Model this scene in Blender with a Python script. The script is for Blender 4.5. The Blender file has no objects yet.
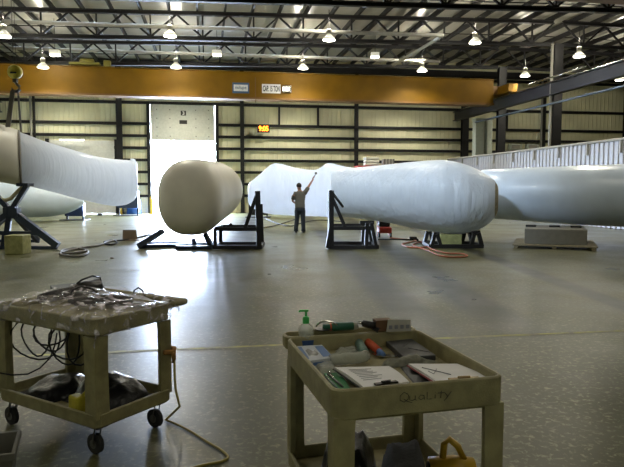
import bpy, bmesh, math, random
from mathutils import Vector, Matrix, noise
random.seed(7)
SC = bpy.context.scene
C = SC.collection
PI = math.pi
# ------------------------------------------------------------------ camera model (surveying helpers)
F = 610.0
CAMZ = 1.6
TH = math.atan(45.5/F)
def ray(px, py):
    a = (px-312)/F; b = (233.5-py)/F
    return Vector((a, math.cos(TH)+math.sin(TH)*b, -math.sin(TH)+math.cos(TH)*b))
def PY(px, py, Y):
    d = ray(px, py); t = Y/d.y
    return Vector((d.x*t, Y, CAMZ+d.z*t))
def PZ(px, py, z):
    d = ray(px, py); t = (z-CAMZ)/d.z
    return Vector((d.x*t, d.y*t, z))
A0 = math.radians(9.8)
CA, SA = math.cos(A0), math.sin(A0)
def PV(px, py, v):                        # point seen at px,py on the building plane v
    d = ray(px, py); t = v/(CA*d.y-SA*d.x)
    return Vector((d.x*t, d.y*t, CAMZ+d.z*t))
def W(u, v, z=0.0):                       # building frame -> world
    return Vector((CA*u-SA*v, SA*u+CA*v, z))
# ------------------------------------------------------------------ mesh helpers
ORG = {}
class MB:
    def __init__(s): s.bm = bmesh.new()
    def hexa(s, pts):
        v = [s.bm.verts.new(p) for p in pts]
        for f in ((0,3,2,1),(4,5,6,7),(0,1,5,4),(1,2,6,5),(2,3,7,6),(3,0,4,7)):
            s.bm.faces.new([v[i] for i in f])
        return s
    def box(s, c, size, rz=0.0, M=None):
        c = Vector(c); h = [x/2 for x in size]
        R = M if M else Matrix.Rotation(rz, 3, 'Z')
        return s.hexa([c+R@Vector((x*h[0], y*h[1], z*h[2])) for z in (-1,1) for x,y in ((-1,-1),(1,-1),(1,1),(-1,1))])
    def ubox(s, u0, u1, v0, v1, z0, z1):
        return s.hexa([W(u,v,z) for z in (z0,z1) for u,v in ((u0,v0),(u1,v0),(u1,v1),(u0,v1))])
    def bar(s, p, q, w, h=None):
        p = Vector(p); q = Vector(q); h = h or w
        d = (q-p).normalized()
        up = Vector((0,0,1)) if abs(d.z) < .95 else Vector((SA*-1,CA,0))
        a = d.cross(up).normalized(); b = a.cross(d).normalized()
        o = [a*x*w/2+b*y*h/2 for x,y in ((-1,-1),(1,-1),(1,1),(-1,1))]
        return s.hexa([p+k for k in o]+[q+k for k in o])
    def ibeam(s, p, q, h, w, t=.02, side=None):
        p = Vector(p); q = Vector(q); d = (q-p).normalized()
        if abs(d.z) > .9:
            up = side or Vector((-SA,CA,0))
        else: up = Vector((0,0,1))
        a = d.cross(up).normalized(); up = a.cross(d).normalized()
        for cx, ww, hh in ((h/2-t/2, w, t), (-h/2+t/2, w, t), (0, t, h-2*t)):
            c = up*cx
            o = [c+a*x*ww/2+up*y*hh/2 for x,y in ((-1,-1),(1,-1),(1,1),(-1,1))]
            s.hexa([p+k for k in o]+[q+k for k in o])
        return s
    def rings(s, rings, cap=True, closed=True):
        vs = [[s.bm.verts.new(p) for p in r] for r in rings]
        n = len(vs[0])
        for i in range(len(vs)-1):
            for j in range(n if closed else n-1):
                k = (j+1) % n
                s.bm.faces.new([vs[i][j], vs[i][k], vs[i+1][k], vs[i+1][j]])
        if cap and closed:
            s.bm.faces.new(vs[0][::-1]); s.bm.faces.new(vs[-1])
        return s
    def tube(s, pts, r, n=8):
        pts = [Vector(p) for p in pts]; rs = []
        for i, p in enumerate(pts):
            d = (pts[min(i+1,len(pts)-1)]-pts[max(i-1,0)])
            d = d.normalized() if d.length > 1e-7 else Vector((0,0,1))
            up = Vector((0,0,1)) if abs(d.z) < .9 else Vector((0,1,0))
            a = d.cross(up).normalized(); b = a.cross(d)
            rr = r[i] if isinstance(r,(list,tuple)) else r
            rs.append([p+a*math.cos(k*2*PI/n)*rr+b*math.sin(k*2*PI/n)*rr for k in range(n)])
        return s.rings(rs)
    def lathe(s, prof, o, axis=(0,0,1), n=20, cap=True):
        o = Vector(o); z = Vector(axis).normalized()
        a = z.orthogonal().normalized(); b = z.cross(a)
        return s.rings([[o+z*h+(a*math.cos(k*2*PI/n)+b*math.sin(k*2*PI/n))*max(r,1e-4) for k in range(n)] for r,h in prof], cap)
    def build(s, name, mat, parent=None, smooth=False, bevel=0, mods=(), loc=None):
        bm = s.bm
        bmesh.ops.recalc_face_normals(bm, faces=bm.faces)
        if parent is not None: org = ORG[parent.name]
        elif loc is not None: org = Vector(loc)
        else:
            xs = [v.co for v in bm.verts]
            org = Vector(((min(c.x for c in xs)+max(c.x for c in xs))/2, (min(c.y for c in xs)+max(c.y for c in xs))/2, min(c.z for c in xs)))
        bmesh.ops.translate(bm, verts=bm.verts, vec=-org)
        me = bpy.data.meshes.new(name); bm.to_mesh(me); bm.free()
        me.materials.append(mat)
        if smooth:
            for p in me.polygons: p.use_smooth = True
        o = bpy.data.objects.new(name, me); C.objects.link(o)
        ORG[o.name] = org.copy()
        if parent is not None: o.parent = parent
        else: o.location = org
        if bevel:
            m = o.modifiers.new('bevel','BEVEL'); m.width = bevel; m.segments = 2; m.limit_method = 'ANGLE'
        if 'sub' in mods:
            m = o.modifiers.new('sub','SUBSURF'); m.levels = 1; m.render_levels = 2
        return o
def tag(o, label=None, cat=None, group=None, kind=None):
    if label: o['label'] = label
    if cat: o['category'] = cat
    if group: o['group'] = group
    if kind: o['kind'] = kind
    return o
def thing(name, loc, label, cat, group=None):
    o = bpy.data.objects.new(name, None); C.objects.link(o); o.location = loc
    o.empty_display_size = .1
    ORG[o.name] = Vector(loc)
    return tag(o, label, cat, group)
def copy_tree(o, parent=None, kids=None):
    c = o.copy(); C.objects.link(c)
    if parent: c.parent = parent
    for ch in [x for x in list(C.objects) if x.parent == o]:
        copy_tree(ch, c)
    return c
def text_mb(txt, origin, ex, ey, size, depth=.004, bold=0.0):
    cu = bpy.data.curves.new('t', 'FONT'); cu.body = txt; cu.size = 1; cu.extrude = 0; cu.offset = bold
    ob = bpy.data.objects.new('t', cu); C.objects.link(ob)
    dg = bpy.context.evaluated_depsgraph_get()
    me = bpy.data.meshes.new_from_object(ob.evaluated_get(dg))
    C.objects.unlink(ob); bpy.data.objects.remove(ob)
    m = MB(); m.bm.from_mesh(me); bpy.data.meshes.remove(me)
    xs = [v.co.x for v in m.bm.verts]; ys = [v.co.y for v in m.bm.verts]
    cx = (min(xs)+max(xs))/2; cy = (min(ys)+max(ys))/2
    sx = size[0]/(max(xs)-min(xs)); sy = size[1]/(max(ys)-min(ys))
    ex = Vector(ex).normalized(); ey = Vector(ey).normalized(); n = ex.cross(ey)
    for v in m.bm.verts: v.co = Vector(origin)+ex*(v.co.x-cx)*sx+ey*(v.co.y-cy)*sy+n*depth
    return m
# ------------------------------------------------------------------ materials
def mat(name, col, rough=.6, metal=0, spec=.5, noise_amt=0, nscale=8, bump=0, bscale=30, emit=None, estr=0, alpha=None, trans=0, coat=0, col2=None):
    m = bpy.data.materials.new(name); m.use_nodes = True
    nt = m.node_tree; b = nt.nodes['Principled BSDF']
    b.inputs['Base Color'].default_value = (*col, 1); b.inputs['Roughness'].default_value = rough
    b.inputs['Metallic'].default_value = metal; b.inputs['Specular IOR Level'].default_value = spec
    b.inputs['Coat Weight'].default_value = coat
    if trans: b.inputs['Transmission Weight'].default_value = trans
    if alpha is not None: b.inputs['Alpha'].default_value = alpha
    if emit: b.inputs['Emission Color'].default_value = (*emit,1); b.inputs['Emission Strength'].default_value = estr
    tc = nt.nodes.new('ShaderNodeTexCoord')
    n = nt.nodes.new('ShaderNodeTexNoise'); n.inputs['Scale'].default_value = nscale; n.inputs['Detail'].default_value = 5
    nt.links.new(tc.outputs['Object'], n.inputs['Vector'])
    mx = nt.nodes.new('ShaderNodeMix'); mx.data_type = 'RGBA'
    amt = noise_amt if noise_amt else .06
    c2 = col2 or tuple(c*(1-amt*1.6) for c in col)
    mx.inputs['A'].default_value = (*(tuple(min(1,c*(1+amt*.4)) for c in col) if not col2 else col),1); mx.inputs['B'].default_value = (*c2,1)
    r = nt.nodes.new('ShaderNodeMapRange'); r.inputs[1].default_value = .35; r.inputs[2].default_value = .65
    nt.links.new(n.outputs['Fac'], r.inputs[0]); nt.links.new(r.outputs[0], mx.inputs['Factor'])
    nt.links.new(mx.outputs['Result'], b.inputs['Base Color'])
    if bump:
        n2 = nt.nodes.new('ShaderNodeTexNoise'); n2.inputs['Scale'].default_value = bscale; n2.inputs['Detail'].default_value = 4
        nt.links.new(tc.outputs['Object'], n2.inputs['Vector'])
        bp = nt.nodes.new('ShaderNodeBump'); bp.inputs['Strength'].default_value = bump; bp.inputs['Distance'].default_value = .02
        nt.links.new(n2.outputs['Fac'], bp.inputs['Height']); nt.links.new(bp.outputs[0], b.inputs['Normal'])
    return m
M = {}
M['black_steel'] = mat('black_steel', (.008,.0075,.008), .5, 0, .4)
M['roof_steel'] = mat('roof_steel', (.010,.0095,.010), .6, 0, .3)
M['blue_steel'] = mat('blue_steel', (.008,.018,.045), .4)
M['grey_pipe'] = mat('grey_pipe', (.30,.29,.25), .5)
M['crane_paint'] = mat('crane_paint', (.185,.094,.003), .55, spec=.2, noise_amt=.12, nscale=1.2)
M['crane_dark'] = mat('crane_dark', (.15,.07,.012), .5)
M['gel'] = mat('blade_gelcoat', (.56,.66,.80), .33, noise_amt=.06, nscale=1.5, coat=.3)
M['gel_dull'] = mat('blade_gelcoat_dull', (.66,.64,.56), .45, noise_amt=.08, nscale=1.2)
M['white_panel'] = mat('door_panel', (.60,.60,.55), .5)
M['white'] = mat('white_paint', (.75,.75,.73), .5)
M['paper'] = mat('paper', (.88,.87,.88), .7, noise_amt=.03)
M['ink'] = mat('printed_ink', (.25,.25,.28), .8)
M['black'] = mat('black_plastic', (.012,.012,.013), .35)
M['dark_rubber'] = mat('dark_rubber', (.02,.02,.02), .7)
M['cart'] = mat('cart_plastic', (.31,.275,.135), .5, noise_amt=.16, nscale=14, bump=.15, bscale=160)
M['cart_dark'] = mat('caster_grey', (.16,.16,.15), .5, .5)
M['yellow'] = mat('yellow_plastic', (.55,.33,.02), .4)
M['yellow_block'] = mat('hook_block_yellow', (.55,.47,.04), .5, noise_amt=.2, nscale=10)
M['olive_yellow'] = mat('hoist_yellow', (.17,.15,.02), .5)
M['foam'] = mat('foam_yellow_green', (.30,.30,.12), .9, noise_amt=.15, nscale=9, bump=.4)
M['grey_foam'] = mat('foam_grey', (.23,.225,.20), .9, bump=.3, bscale=60)
M['wood'] = mat('pallet_wood', (.30,.26,.17), .8, noise_amt=.2, nscale=15)
M['card'] = mat('cardboard', (.17,.12,.075), .85)
M['red'] = mat('red_paint', (.42,.035,.02), .4)
M['orange_hose'] = mat('hose_red', (.36,.10,.05), .5)
M['cord_yellow'] = mat('cord_yellow', (.42,.33,.07), .5)
M['cord_black'] = mat('cord_black', (.012,.012,.012), .9)
M['webbing'] = mat('webbing_tan', (.42,.38,.24), .85)
M['sling'] = mat('sling_grey', (.17,.16,.14), .8)
M['blue'] = mat('blue_drum', (.02,.10,.40), .4)
M['tape_blue'] = mat('blue_tape', (.03,.08,.22), .5)
M['box_blue'] = mat('box_print_blue', (.10,.20,.45), .6)
M['box_white'] = mat('box_white', (.58,.62,.68), .6)
M['green'] = mat('pump_green', (.04,.40,.08), .35)
M['green_board'] = mat('green_board', (.05,.27,.09), .5)
M['dark_green'] = mat('grinder_green', (.02,.12,.07), .4)
M['teal'] = mat('teal_tube', (.11,.22,.19), .5, noise_amt=.3, nscale=60)
M['orange'] = mat('orange_handle', (.62,.09,.03), .4)
M['glove'] = mat('glove_fabric', (.25,.25,.20), .9, noise_amt=.25, nscale=30)
M['slate'] = mat('slate_folder', (.045,.048,.05), .5)
M['brown'] = mat('brown_box', (.13,.065,.03), .7)
M['label'] = mat('label_card', (.42,.40,.34), .7)
M['chrome'] = mat('chrome', (.6,.6,.58), .2, 1)
M['brass'] = mat('brass_clip', (.35,.25,.12), .4, .8)
M['pinkred'] = mat('red_sheet', (.40,.10,.12), .7)
M['bag'] = mat('black_bag', (.006,.006,.008), .28, bump=.5, bscale=18)
M['grey_bag'] = mat('charcoal_cloth', (.05,.05,.05), .9, bump=.3, bscale=60)
M['skin'] = mat('skin', (.42,.23,.16), .6)
M['hair'] = mat('hair_dark', (.03,.02,.015), .8)
M['shirt'] = mat('shirt_grey', (.13,.125,.115), .9)
M['jeans'] = mat('jeans', (.022,.027,.036), .9)
M['shoe'] = mat('shoe', (.03,.025,.02), .6)
M['bollard'] = mat('bollard_yellow', (.6,.42,.04), .5)
M['duct'] = mat('duct_pale', (.42,.46,.40), .5)
M['blue_pipe'] = mat('blue_pipe', (.10,.14,.20), .4)
M['bin'] = mat('bin_grey', (.13,.125,.10), .6)
M['outside'] = mat('outside_ground', (.5,.5,.5), .9)
M['lamp_lens'] = mat('lamp_lens', (.9,.9,.8), .4, emit=(1,.97,.82), estr=14)
M['lamp_refl'] = mat('lamp_reflector', (.75,.75,.65), .3, emit=(1,.95,.75), estr=.45)
M['tube_light'] = mat('tube_light', (.9,.9,.8), .4, emit=(1,.97,.85), estr=4)
M['led'] = mat('led_orange', (.8,.2,.02), .4, emit=(1,.22,.015), estr=6)
M['clear'] = mat('clear_plastic', (.8,.85,.8), .12, alpha=.32)
M['wrap'] = mat('cloudy_wrap', (.55,.57,.50), .25, alpha=.6, bump=.5, bscale=40)
M['sign_blue'] = mat('sign_blue', (.04,.10,.22), .5)
M['cage'] = mat('pallet_tank', (.5,.5,.42), .5)
# plastic film
def film_mat():
    m = mat('plastic_film', (.86,.80,.84), .14, bump=1.0, bscale=26)
    nt = m.node_tree; b = nt.nodes['Principled BSDF']
    b.inputs['Specular IOR Level'].default_value = 1.0
    lw = nt.nodes.new('ShaderNodeLayerWeight'); lw.inputs[0].default_value = .35
    tc = nt.nodes.new('ShaderNodeTexCoord'); n = nt.nodes.new('ShaderNodeTexNoise')
    n.inputs['Scale'].default_value = 9; n.inputs['Detail'].default_value = 6; n.inputs['Distortion'].default_value = 1.5
    nt.links.new(tc.outputs['Object'], n.inputs['Vector'])
    r = nt.nodes.new('ShaderNodeMapRange'); r.inputs[1].default_value = .50; r.inputs[2].default_value = .64; r.inputs[3].default_value = .02; r.inputs[4].default_value = .8
    nt.links.new(n.outputs['Fac'], r.inputs[0])
    ad = nt.nodes.new('ShaderNodeMath'); ad.operation = 'MULTIPLY_ADD'; ad.inputs[1].default_value = .22; ad.use_clamp = True
    nt.links.new(lw.outputs['Facing'], ad.inputs[0]); nt.links.new(r.outputs[0], ad.inputs[2])
    nt.links.new(ad.outputs[0], b.inputs['Alpha'])
    return m
M['film'] = film_mat()
def wrap_mat(name='shrink_wrap', col=(.66,.73,.84), tm=.52):            # taut white shrink wrap / gelcoat with fine vertical streaks
    m = mat(name, col, .36, coat=.1, noise_amt=.05, nscale=2)
    nt = m.node_tree; b = nt.nodes['Principled BSDF']
    tc = nt.nodes.new('ShaderNodeTexCoord'); mp = nt.nodes.new('ShaderNodeMapping'); mp.inputs['Scale'].default_value = (5,5,.35)
    n = nt.nodes.new('ShaderNodeTexNoise'); n.inputs['Scale'].default_value = 1.2; n.inputs['Detail'].default_value = 3; n.inputs['Distortion'].default_value=.4
    bp = nt.nodes.new('ShaderNodeBump'); bp.inputs['Strength'].default_value = .9; bp.inputs['Distance'].default_value = .07
    nt.links.new(tc.outputs['Object'], mp.inputs[0]); nt.links.new(mp.outputs[0], n.inputs['Vector'])
    nt.links.new(n.outputs['Fac'], bp.inputs['Height']); nt.links.new(bp.outputs[0], b.inputs['Normal'])
    tr = nt.nodes.new('ShaderNodeBsdfTranslucent'); tr.inputs[0].default_value = (.93,.955,.985,1)
    mx = nt.nodes.new('ShaderNodeMixShader'); mx.inputs[0].default_value = tm
    out = nt.nodes['Material Output']
    nt.links.new(b.outputs[0], mx.inputs[1]); nt.links.new(tr.outputs[0], mx.inputs[2]); nt.links.new(mx.outputs[0], out.inputs[0])
    return m
M['wrapped'] = wrap_mat(); M['thin_shell'] = wrap_mat('thin_white_shell', (.60,.66,.74), .16)
def floor_mat():
    m = bpy.data.materials.new('concrete'); m.use_nodes = True; nt = m.node_tree; L = nt.links
    b = nt.nodes['Principled BSDF']; N = nt.nodes.new
    g = N('ShaderNodeNewGeometry')
    def noise_(scale, detail=6, dist=0, rough=.55):
        n = N('ShaderNodeTexNoise'); n.inputs['Scale'].default_value = scale; n.inputs['Detail'].default_value = detail
        n.inputs['Distortion'].default_value = dist; n.inputs['Roughness'].default_value = rough
        L.new(g.outputs['Position'], n.inputs['Vector']); return n
    def rng(src, a, b_, c=0, d=1):
        r = N('ShaderNodeMapRange'); r.inputs[1].default_value=a; r.inputs[2].default_value=b_; r.inputs[3].default_value=c; r.inputs[4].default_value=d
        L.new(src, r.inputs[0]); return r.outputs[0]
    def mix(f, A, B):
        x = N('ShaderNodeMix'); x.data_type='RGBA'
        if isinstance(f, float): x.inputs['Factor'].default_value=f
        else: L.new(f, x.inputs['Factor'])
        for nm, q in (('A',A),('B',B)):
            if isinstance(q, tuple): x.inputs[nm].default_value=(*q,1)
            else: L.new(q, x.inputs[nm])
        return x.outputs['Result']
    big = rng(noise_(.22,4).outputs['Fac'], .35,.65)
    base = mix(big, (.098,.095,.036), (.064,.064,.027))
    fine = rng(noise_(21,5,.5,.65).outputs['Fac'], .53,.66)
    base = mix(rng(fine,0,1,0,.9), base, (.25,.25,.14))
    mid = rng(noise_(1.6,4,0).outputs['Fac'], .45,.85,0,.4)
    base = mix(mid, base, (.11,.105,.085))
    # straight dark soft-edged bands along set lines, fading out near the camera
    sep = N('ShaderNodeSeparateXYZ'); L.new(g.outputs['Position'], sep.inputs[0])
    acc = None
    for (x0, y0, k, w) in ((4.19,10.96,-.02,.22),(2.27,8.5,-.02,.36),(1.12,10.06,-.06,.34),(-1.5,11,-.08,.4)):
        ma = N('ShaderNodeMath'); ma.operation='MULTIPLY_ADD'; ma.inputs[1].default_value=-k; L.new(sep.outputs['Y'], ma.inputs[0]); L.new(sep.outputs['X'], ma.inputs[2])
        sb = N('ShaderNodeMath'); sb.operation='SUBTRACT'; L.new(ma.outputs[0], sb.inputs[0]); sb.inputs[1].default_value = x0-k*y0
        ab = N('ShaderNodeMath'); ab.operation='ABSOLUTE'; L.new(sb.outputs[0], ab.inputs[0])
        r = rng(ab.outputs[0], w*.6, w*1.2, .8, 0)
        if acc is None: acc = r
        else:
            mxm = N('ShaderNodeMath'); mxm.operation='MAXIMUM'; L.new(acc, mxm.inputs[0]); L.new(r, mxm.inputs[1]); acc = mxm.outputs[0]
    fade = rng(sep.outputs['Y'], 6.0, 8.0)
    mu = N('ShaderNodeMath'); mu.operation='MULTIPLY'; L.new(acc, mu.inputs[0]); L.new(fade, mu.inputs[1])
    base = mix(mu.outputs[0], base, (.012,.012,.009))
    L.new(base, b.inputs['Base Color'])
    ro = rng(noise_(.7,3,0).outputs['Fac'], .3,.75,.27,.42)
    L.new(ro, b.inputs['Roughness'])
    b.inputs['Specular IOR Level'].default_value = .2
    bp = N('ShaderNodeBump'); bp.inputs['Strength'].default_value=.12; bp.inputs['Distance'].default_value=.006
    L.new(noise_(7,6,.3).outputs['Fac'], bp.inputs['Height']); L.new(bp.outputs[0], b.inputs['Normal'])
    return m
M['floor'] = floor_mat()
def line_mat():
    m = mat('worn_yellow_line', (.46,.44,.12), .6, nscale=7, col2=(.21,.20,.14)); return m
M['line'] = line_mat()
def wall_mat():            # ribbed liner panel, ribs along the wall
    m = mat('liner_panel', (.82,.79,.54), .6, noise_amt=.1, nscale=.6)
    nt = m.node_tree; b = nt.nodes['Principled BSDF']
    g = nt.nodes.new('ShaderNodeNewGeometry'); mp = nt.nodes.new('ShaderNodeMapping'); mp.vector_type='POINT'
    mp.inputs['Rotation'].default_value = (0,0,-A0)
    w = nt.nodes.new('ShaderNodeTexWave'); w.inputs['Scale'].default_value = 1.05; w.bands_direction='X'; w.wave_profile='SIN'
    nt.links.new(g.outputs['Position'], mp.inputs[0]); nt.links.new(mp.outputs[0], w.inputs['Vector'])
    r = nt.nodes.new('ShaderNodeMapRange'); r.inputs[1].default_value=.75; r.inputs[2].default_value=.95
    nt.links.new(w.outputs['Fac'], r.inputs[0])
    bp = nt.nodes.new('ShaderNodeBump'); bp.inputs['Strength'].default_value=.7; bp.inputs['Distance'].default_value=.05
    nt.links.new(r.outputs[0], bp.inputs['Height']); nt.links.new(bp.outputs[0], b.inputs['Normal'])
    return m
M['wall'] = wall_mat()
def ceil_mat():
    m = mat('roof_insulation', (.36,.345,.30), .28, noise_amt=.1, nscale=.8, bump=.6, bscale=3); return m
M['ceiling'] = ceil_mat()
# ------------------------------------------------------------------ setting
VB = 39.8                # back wall plane
UL, UR, UC, VF = -12.5, 42.0, 17.0, -7.0
def zt(u):               # top chord height
    return 9.8-.024*(17-u) if u <= 17 else 9.8-.012*(u-17)
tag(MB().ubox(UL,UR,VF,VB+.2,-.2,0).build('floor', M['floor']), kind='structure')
m = MB()                  # ceiling : sagging white insulation between the purlins
us = []
k = -11
PU = 1.22
u = UL
nsub = 4
rows = []
step = PU/nsub
nu = int((UR-UL)/step)
vv = [VF+(VB+.2-VF)*i/8 for i in range(9)]
for i in range(nu+2):
    u = UL+min(i*step, UR-UL)
    ph = (i % nsub)/nsub
    sag = .07*math.sin(PI*ph)
    rows.append([W(u, v, zt(u)+.30-sag) for v in vv])
m.rings(rows, cap=False, closed=False)
tag(m.build('ceiling', M['ceiling'], smooth=True), kind='structure')
# back wall with openings
DOOR = (-3.4, .6, 6.9)
DOOR2 = (-9.4, -5.6, 4.45)
m = MB()
for a,b,z0,z1 in ((UL,DOOR2[0],0,10.1),(DOOR2[0],DOOR2[1],DOOR2[2],10.1),(DOOR2[1],DOOR[0],0,10.1),(DOOR[0],DOOR[1],DOOR[2],10.1),(DOOR[1],UR,0,10.3)):
    m.ubox(a,b,VB,VB+.12,z0,z1)
wb = tag(m.build('wall_back', M['wall']), kind='structure')
gz = [1.1,1.85,2.6,3.35,4.1,4.85,5.6,6.9,8.9]
segs = {1.1:((UL,DOOR2[0]),(DOOR2[1],DOOR[0]),(DOOR[1],UR))}
for z in gz:
    if z < 4.4: ss = ((UL,DOOR2[0]),(DOOR2[1],DOOR[0]),(DOOR[1],UR))
    elif z < 6.9: ss = ((UL,DOOR[0]),(DOOR[1],UR))
    else: ss = ((UL,UR),)
    for a,b in ss:
        MB().ubox(a,b,VB-.2,VB-.002,z-.085,z+.085).build('girt', M['roof_steel'], wb)
for u0 in (DOOR[0]-.12, DOOR[1]+.12, DOOR2[1]+.12, DOOR2[0]-.12):
    MB().ubox(u0-.1,u0+.1,VB-.23,VB-.002,0,6.9 if u0>-4 else 4.6).build('jamb', M['roof_steel'], wb)
for u0 in (4.7, 7.25, 20.5, 24, 31):
    MB().ubox(u0-.05,u0+.05,VB-.22,VB-.003,5.6,6.9).build('stud', M['roof_steel'], wb)
m = MB(); m.ubox(UL,UR,VB-.5,VB-.05,9.05,9.45)
tag(m.build('trim_1', M['roof_steel']), kind='structure')
# left wall
m = MB(); m.ubox(UL-.15,UL,VF,VB+.12,0,9.8)
tag(m.build('wall_left', M['wall']), kind='structure')
tag(MB().ubox(UR,UR+.15,VF,VB+.12,0,9.9).build('wall_right', M['wall']), kind='structure')
tag(MB().ubox(UL,UR,VF-.15,VF,0,10.1).build('wall_front', M['wall']), kind='structure')
tag(MB().ubox(-60,80,VB+.2,120,-.25,-.05).build('ground_outside', M['outside']), kind='structure')
# overhead doors
m = MB()
for i in range(4):
    z0 = 4.58+i*.6; m.ubox(DOOR[0]+.02,DOOR[1]-.02,VB-.12,VB-.04,z0,z0+.6)
d1 = tag(m.build('door_1', M['white_panel'], bevel=.01), kind='structure')
m = MB(); m.ubox(-1.62,-1.14,VB-.15,VB-.12,5.62,5.86); m.build('window_vent', M['dark_rubber'], d1, bevel=.03)
m = MB(); m.ubox(-1.53,-1.2,VB-.14,VB-.125,6.15,6.45); sg = m.build('number_plate', M['black'], d1)
text_mb('3', W(-1.365,VB-.14,6.3), W(1,0)-W(0,0), (0,0,1), (.13,.22), .004, .02).build('numeral', M['white'], sg)
m = MB()
for i in range(4):
    for uu in (-3.0,-2.2,-.6,.2):
        c = W(uu,VB-.12,4.85+i*.55); m.box(c,(.06,.02,.06),A0)
m.build('hinge', M['cart_dark'], d1)
m = MB()
for i in range(7): m.ubox(DOOR2[0]-.01,DOOR2[1]+.01,VB-.05,VB-.004,i*.645+.01,i*.645+.655)
d2 = tag(m.build('door_2', M['white_panel'], bevel=.01), kind='structure')
# floor marking
a = PZ(-40,358.5,0); b = PZ(665,329,0); m = MB()
n = 40; d = (b-a); nr = Vector((-d.y,d.x,0)).normalized()*.045
rr = []
for i in range(n+1):
    p = a+d*i/n; w = .8+.4*noise.noise(Vector((i*1.7,0,0)))
    rr.append([p-nr*w+Vector((0,0,.002)), p+nr*w+Vector((0,0,.002))])
m.rings(rr, cap=False, closed=False)
tag(m.build('floor_line', M['line']), kind='structure')
# ------------------------------------------------------------------ roof steel
def truss(v, label, pu=2.3):
    t = thing('roof_truss', W(UC,v,zt(17)-1.1), label, 'roof truss')
    for a,b in ((UL+.1,UC-.25),(UC+.25,UR-.1)):
        za, zb = zt(a)-.15, zt(b)-.15
        MB().ibeam(W(a,v,za),W(b,v,zb),.17,.2,.03).build('top_chord', M['roof_steel'], t)
        MB().ibeam(W(a,v,za-1.08),W(b,v,zb-1.08),.17,.2,.03).build('bottom_chord', M['roof_steel'], t)
        n = round((b-a)/pu); st = (b-a)/n
        for i in range(n):
            u0 = a+i*st; um = u0+st/2; u1 = u0+st
            for (p,q,w) in ((u0,um,.08),(u1,um,.08)):
                MB().bar(W(p,v,zt(p)-.2), W(q,v,zt(q)-1.18), w).build('web_member', M['roof_steel'], t)
            MB().bar(W(um,v,zt(um)-.2), W(um,v,zt(um)-1.15), .07).build('web_member', M['roof_steel'], t)
    return t
VT1, VT2 = 27.9, 33.6
truss(VT1, 'nearer black open-web roof truss crossing the top of the picture')
truss(VT2, 'farther black open-web roof truss, next before the back wall')
truss(22.2, 'black open-web roof truss nearest overhead above the front lamps')
# purlins
first = None
i = 0
u = UL+PU
while u < 34:
    if abs(u-UC) > .0:
        z = zt(u)+.1
        if first is None:
            first = MB().ubox(u-.045,u+.045,12,VB-.06,z-.13,z+.10).build('roof_purlin', M['roof_steel'])
            tag(first, 'black roof purlin running lengthwise under the pale ceiling insulation', 'purlin', 'roof purlins under the ceiling')
            b0 = (first.location.copy(), u, z)
        else:
            o = first.copy(); C.objects.link(o)
            o.location = b0[0]+W(u,0,z)-W(b0[1],0,b0[2])
    u += PU
# bracing rods across
for j,(v,dz) in enumerate(((19.5,-.10),(25.2,-.1),(30.7,-.1),(36.6,-.1))):
    m = MB(); m.bar(W(UL+.2,v,zt(UL)+dz), W(17,v,zt(17)+dz), .035); m.bar(W(17,v,zt(17)+dz), W(34,v,zt(34)+dz), .035)
    tag(m.build('brace_rod', M['roof_steel']), ['thin black rod under the purlins, nearest the viewer','thin black rod under the purlins above the front lamp row','thin black rod under the purlins between the two visible trusses','thin black rod under the purlins closest to the back wall'][j], 'rod')
# sprinkler pipes
def run(name, pts, r, mt, label, cat, **k):
    return tag(MB().tube(pts, r, 10).build(name, mt, smooth=True), label, cat, **k)
a = PY(-40,20,26.2); b = PY(443,35.5,27.0)
run('sprinkler_pipe', [a, b, b+(W(0,6.5,0)-W(0,0,0))+Vector((-.2,0,0))], .085, M['grey_pipe'], 'long pale grey pipe below the nearer truss, bending away at its right end', 'pipe')
a = PY(-20,47,32.2); b = PY(440,61.5,33)
run('sprinkler_pipe', [a,b], .085, M['grey_pipe'], 'pale grey pipe under the farther truss above the crane', 'pipe')
# ------------------------------------------------------------------ columns
def column(u, v, z1, label, h=.3, w=.46, group=None, cond=False):
    t = thing('steel_column', W(u,v,0), label, 'column', group)
    MB().ibeam(W(u,v,.03), W(u,v,z1), h, w, .03, side=W(0,1)-W(0,0)).build('shaft', M['black_steel'], t)
    MB().box(W(u,v,.015), (w+.15,h+.1,.03), A0).build('base_plate', M['black_steel'], t)
    if cond:
        MB().tube([W(u-w/2-.09,v-.05,.1), W(u-w/2-.09,v-.05,z1)], .07, 10).build('conduit', M['grey_pipe'], t, smooth=True)
    return t
column(17,VT1,8.6,'thick black steel column with pale conduit, right of centre rising past the crane runway', cond=True)
column(17,VT2,8.6,'black steel column carrying the crane runway at the right end of the crane girder')
column(17,22.2,8.6,'black steel column at the very right edge of the picture')
column(17.3,VB-.45,9.0,'black steel column on the back wall where the crane runway ends')
column(2.3,VB-.25,9.0,'black wall column just left of the red digital clock',.2,.24)
column(9.8,VB-.25,9.0,'black wall column above the worker and stacked white bags',.2,.24)
column(-5.25,VB-.3,9.0,'black wall column between the closed door and the open door',.2,.34)
column(-10.2,VB-.25,9.0,'slim wall column with a pale pipe at the far left of the back wall',.12,.14, cond=True)
column(23.2,VB-.25,9.0,'slim black wall column right of the thick conduit column',.2,.2, cond=True)
column(29.5,VB-.25,9.0,'slim black wall column at far right of the back wall',.2,.2)
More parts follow.
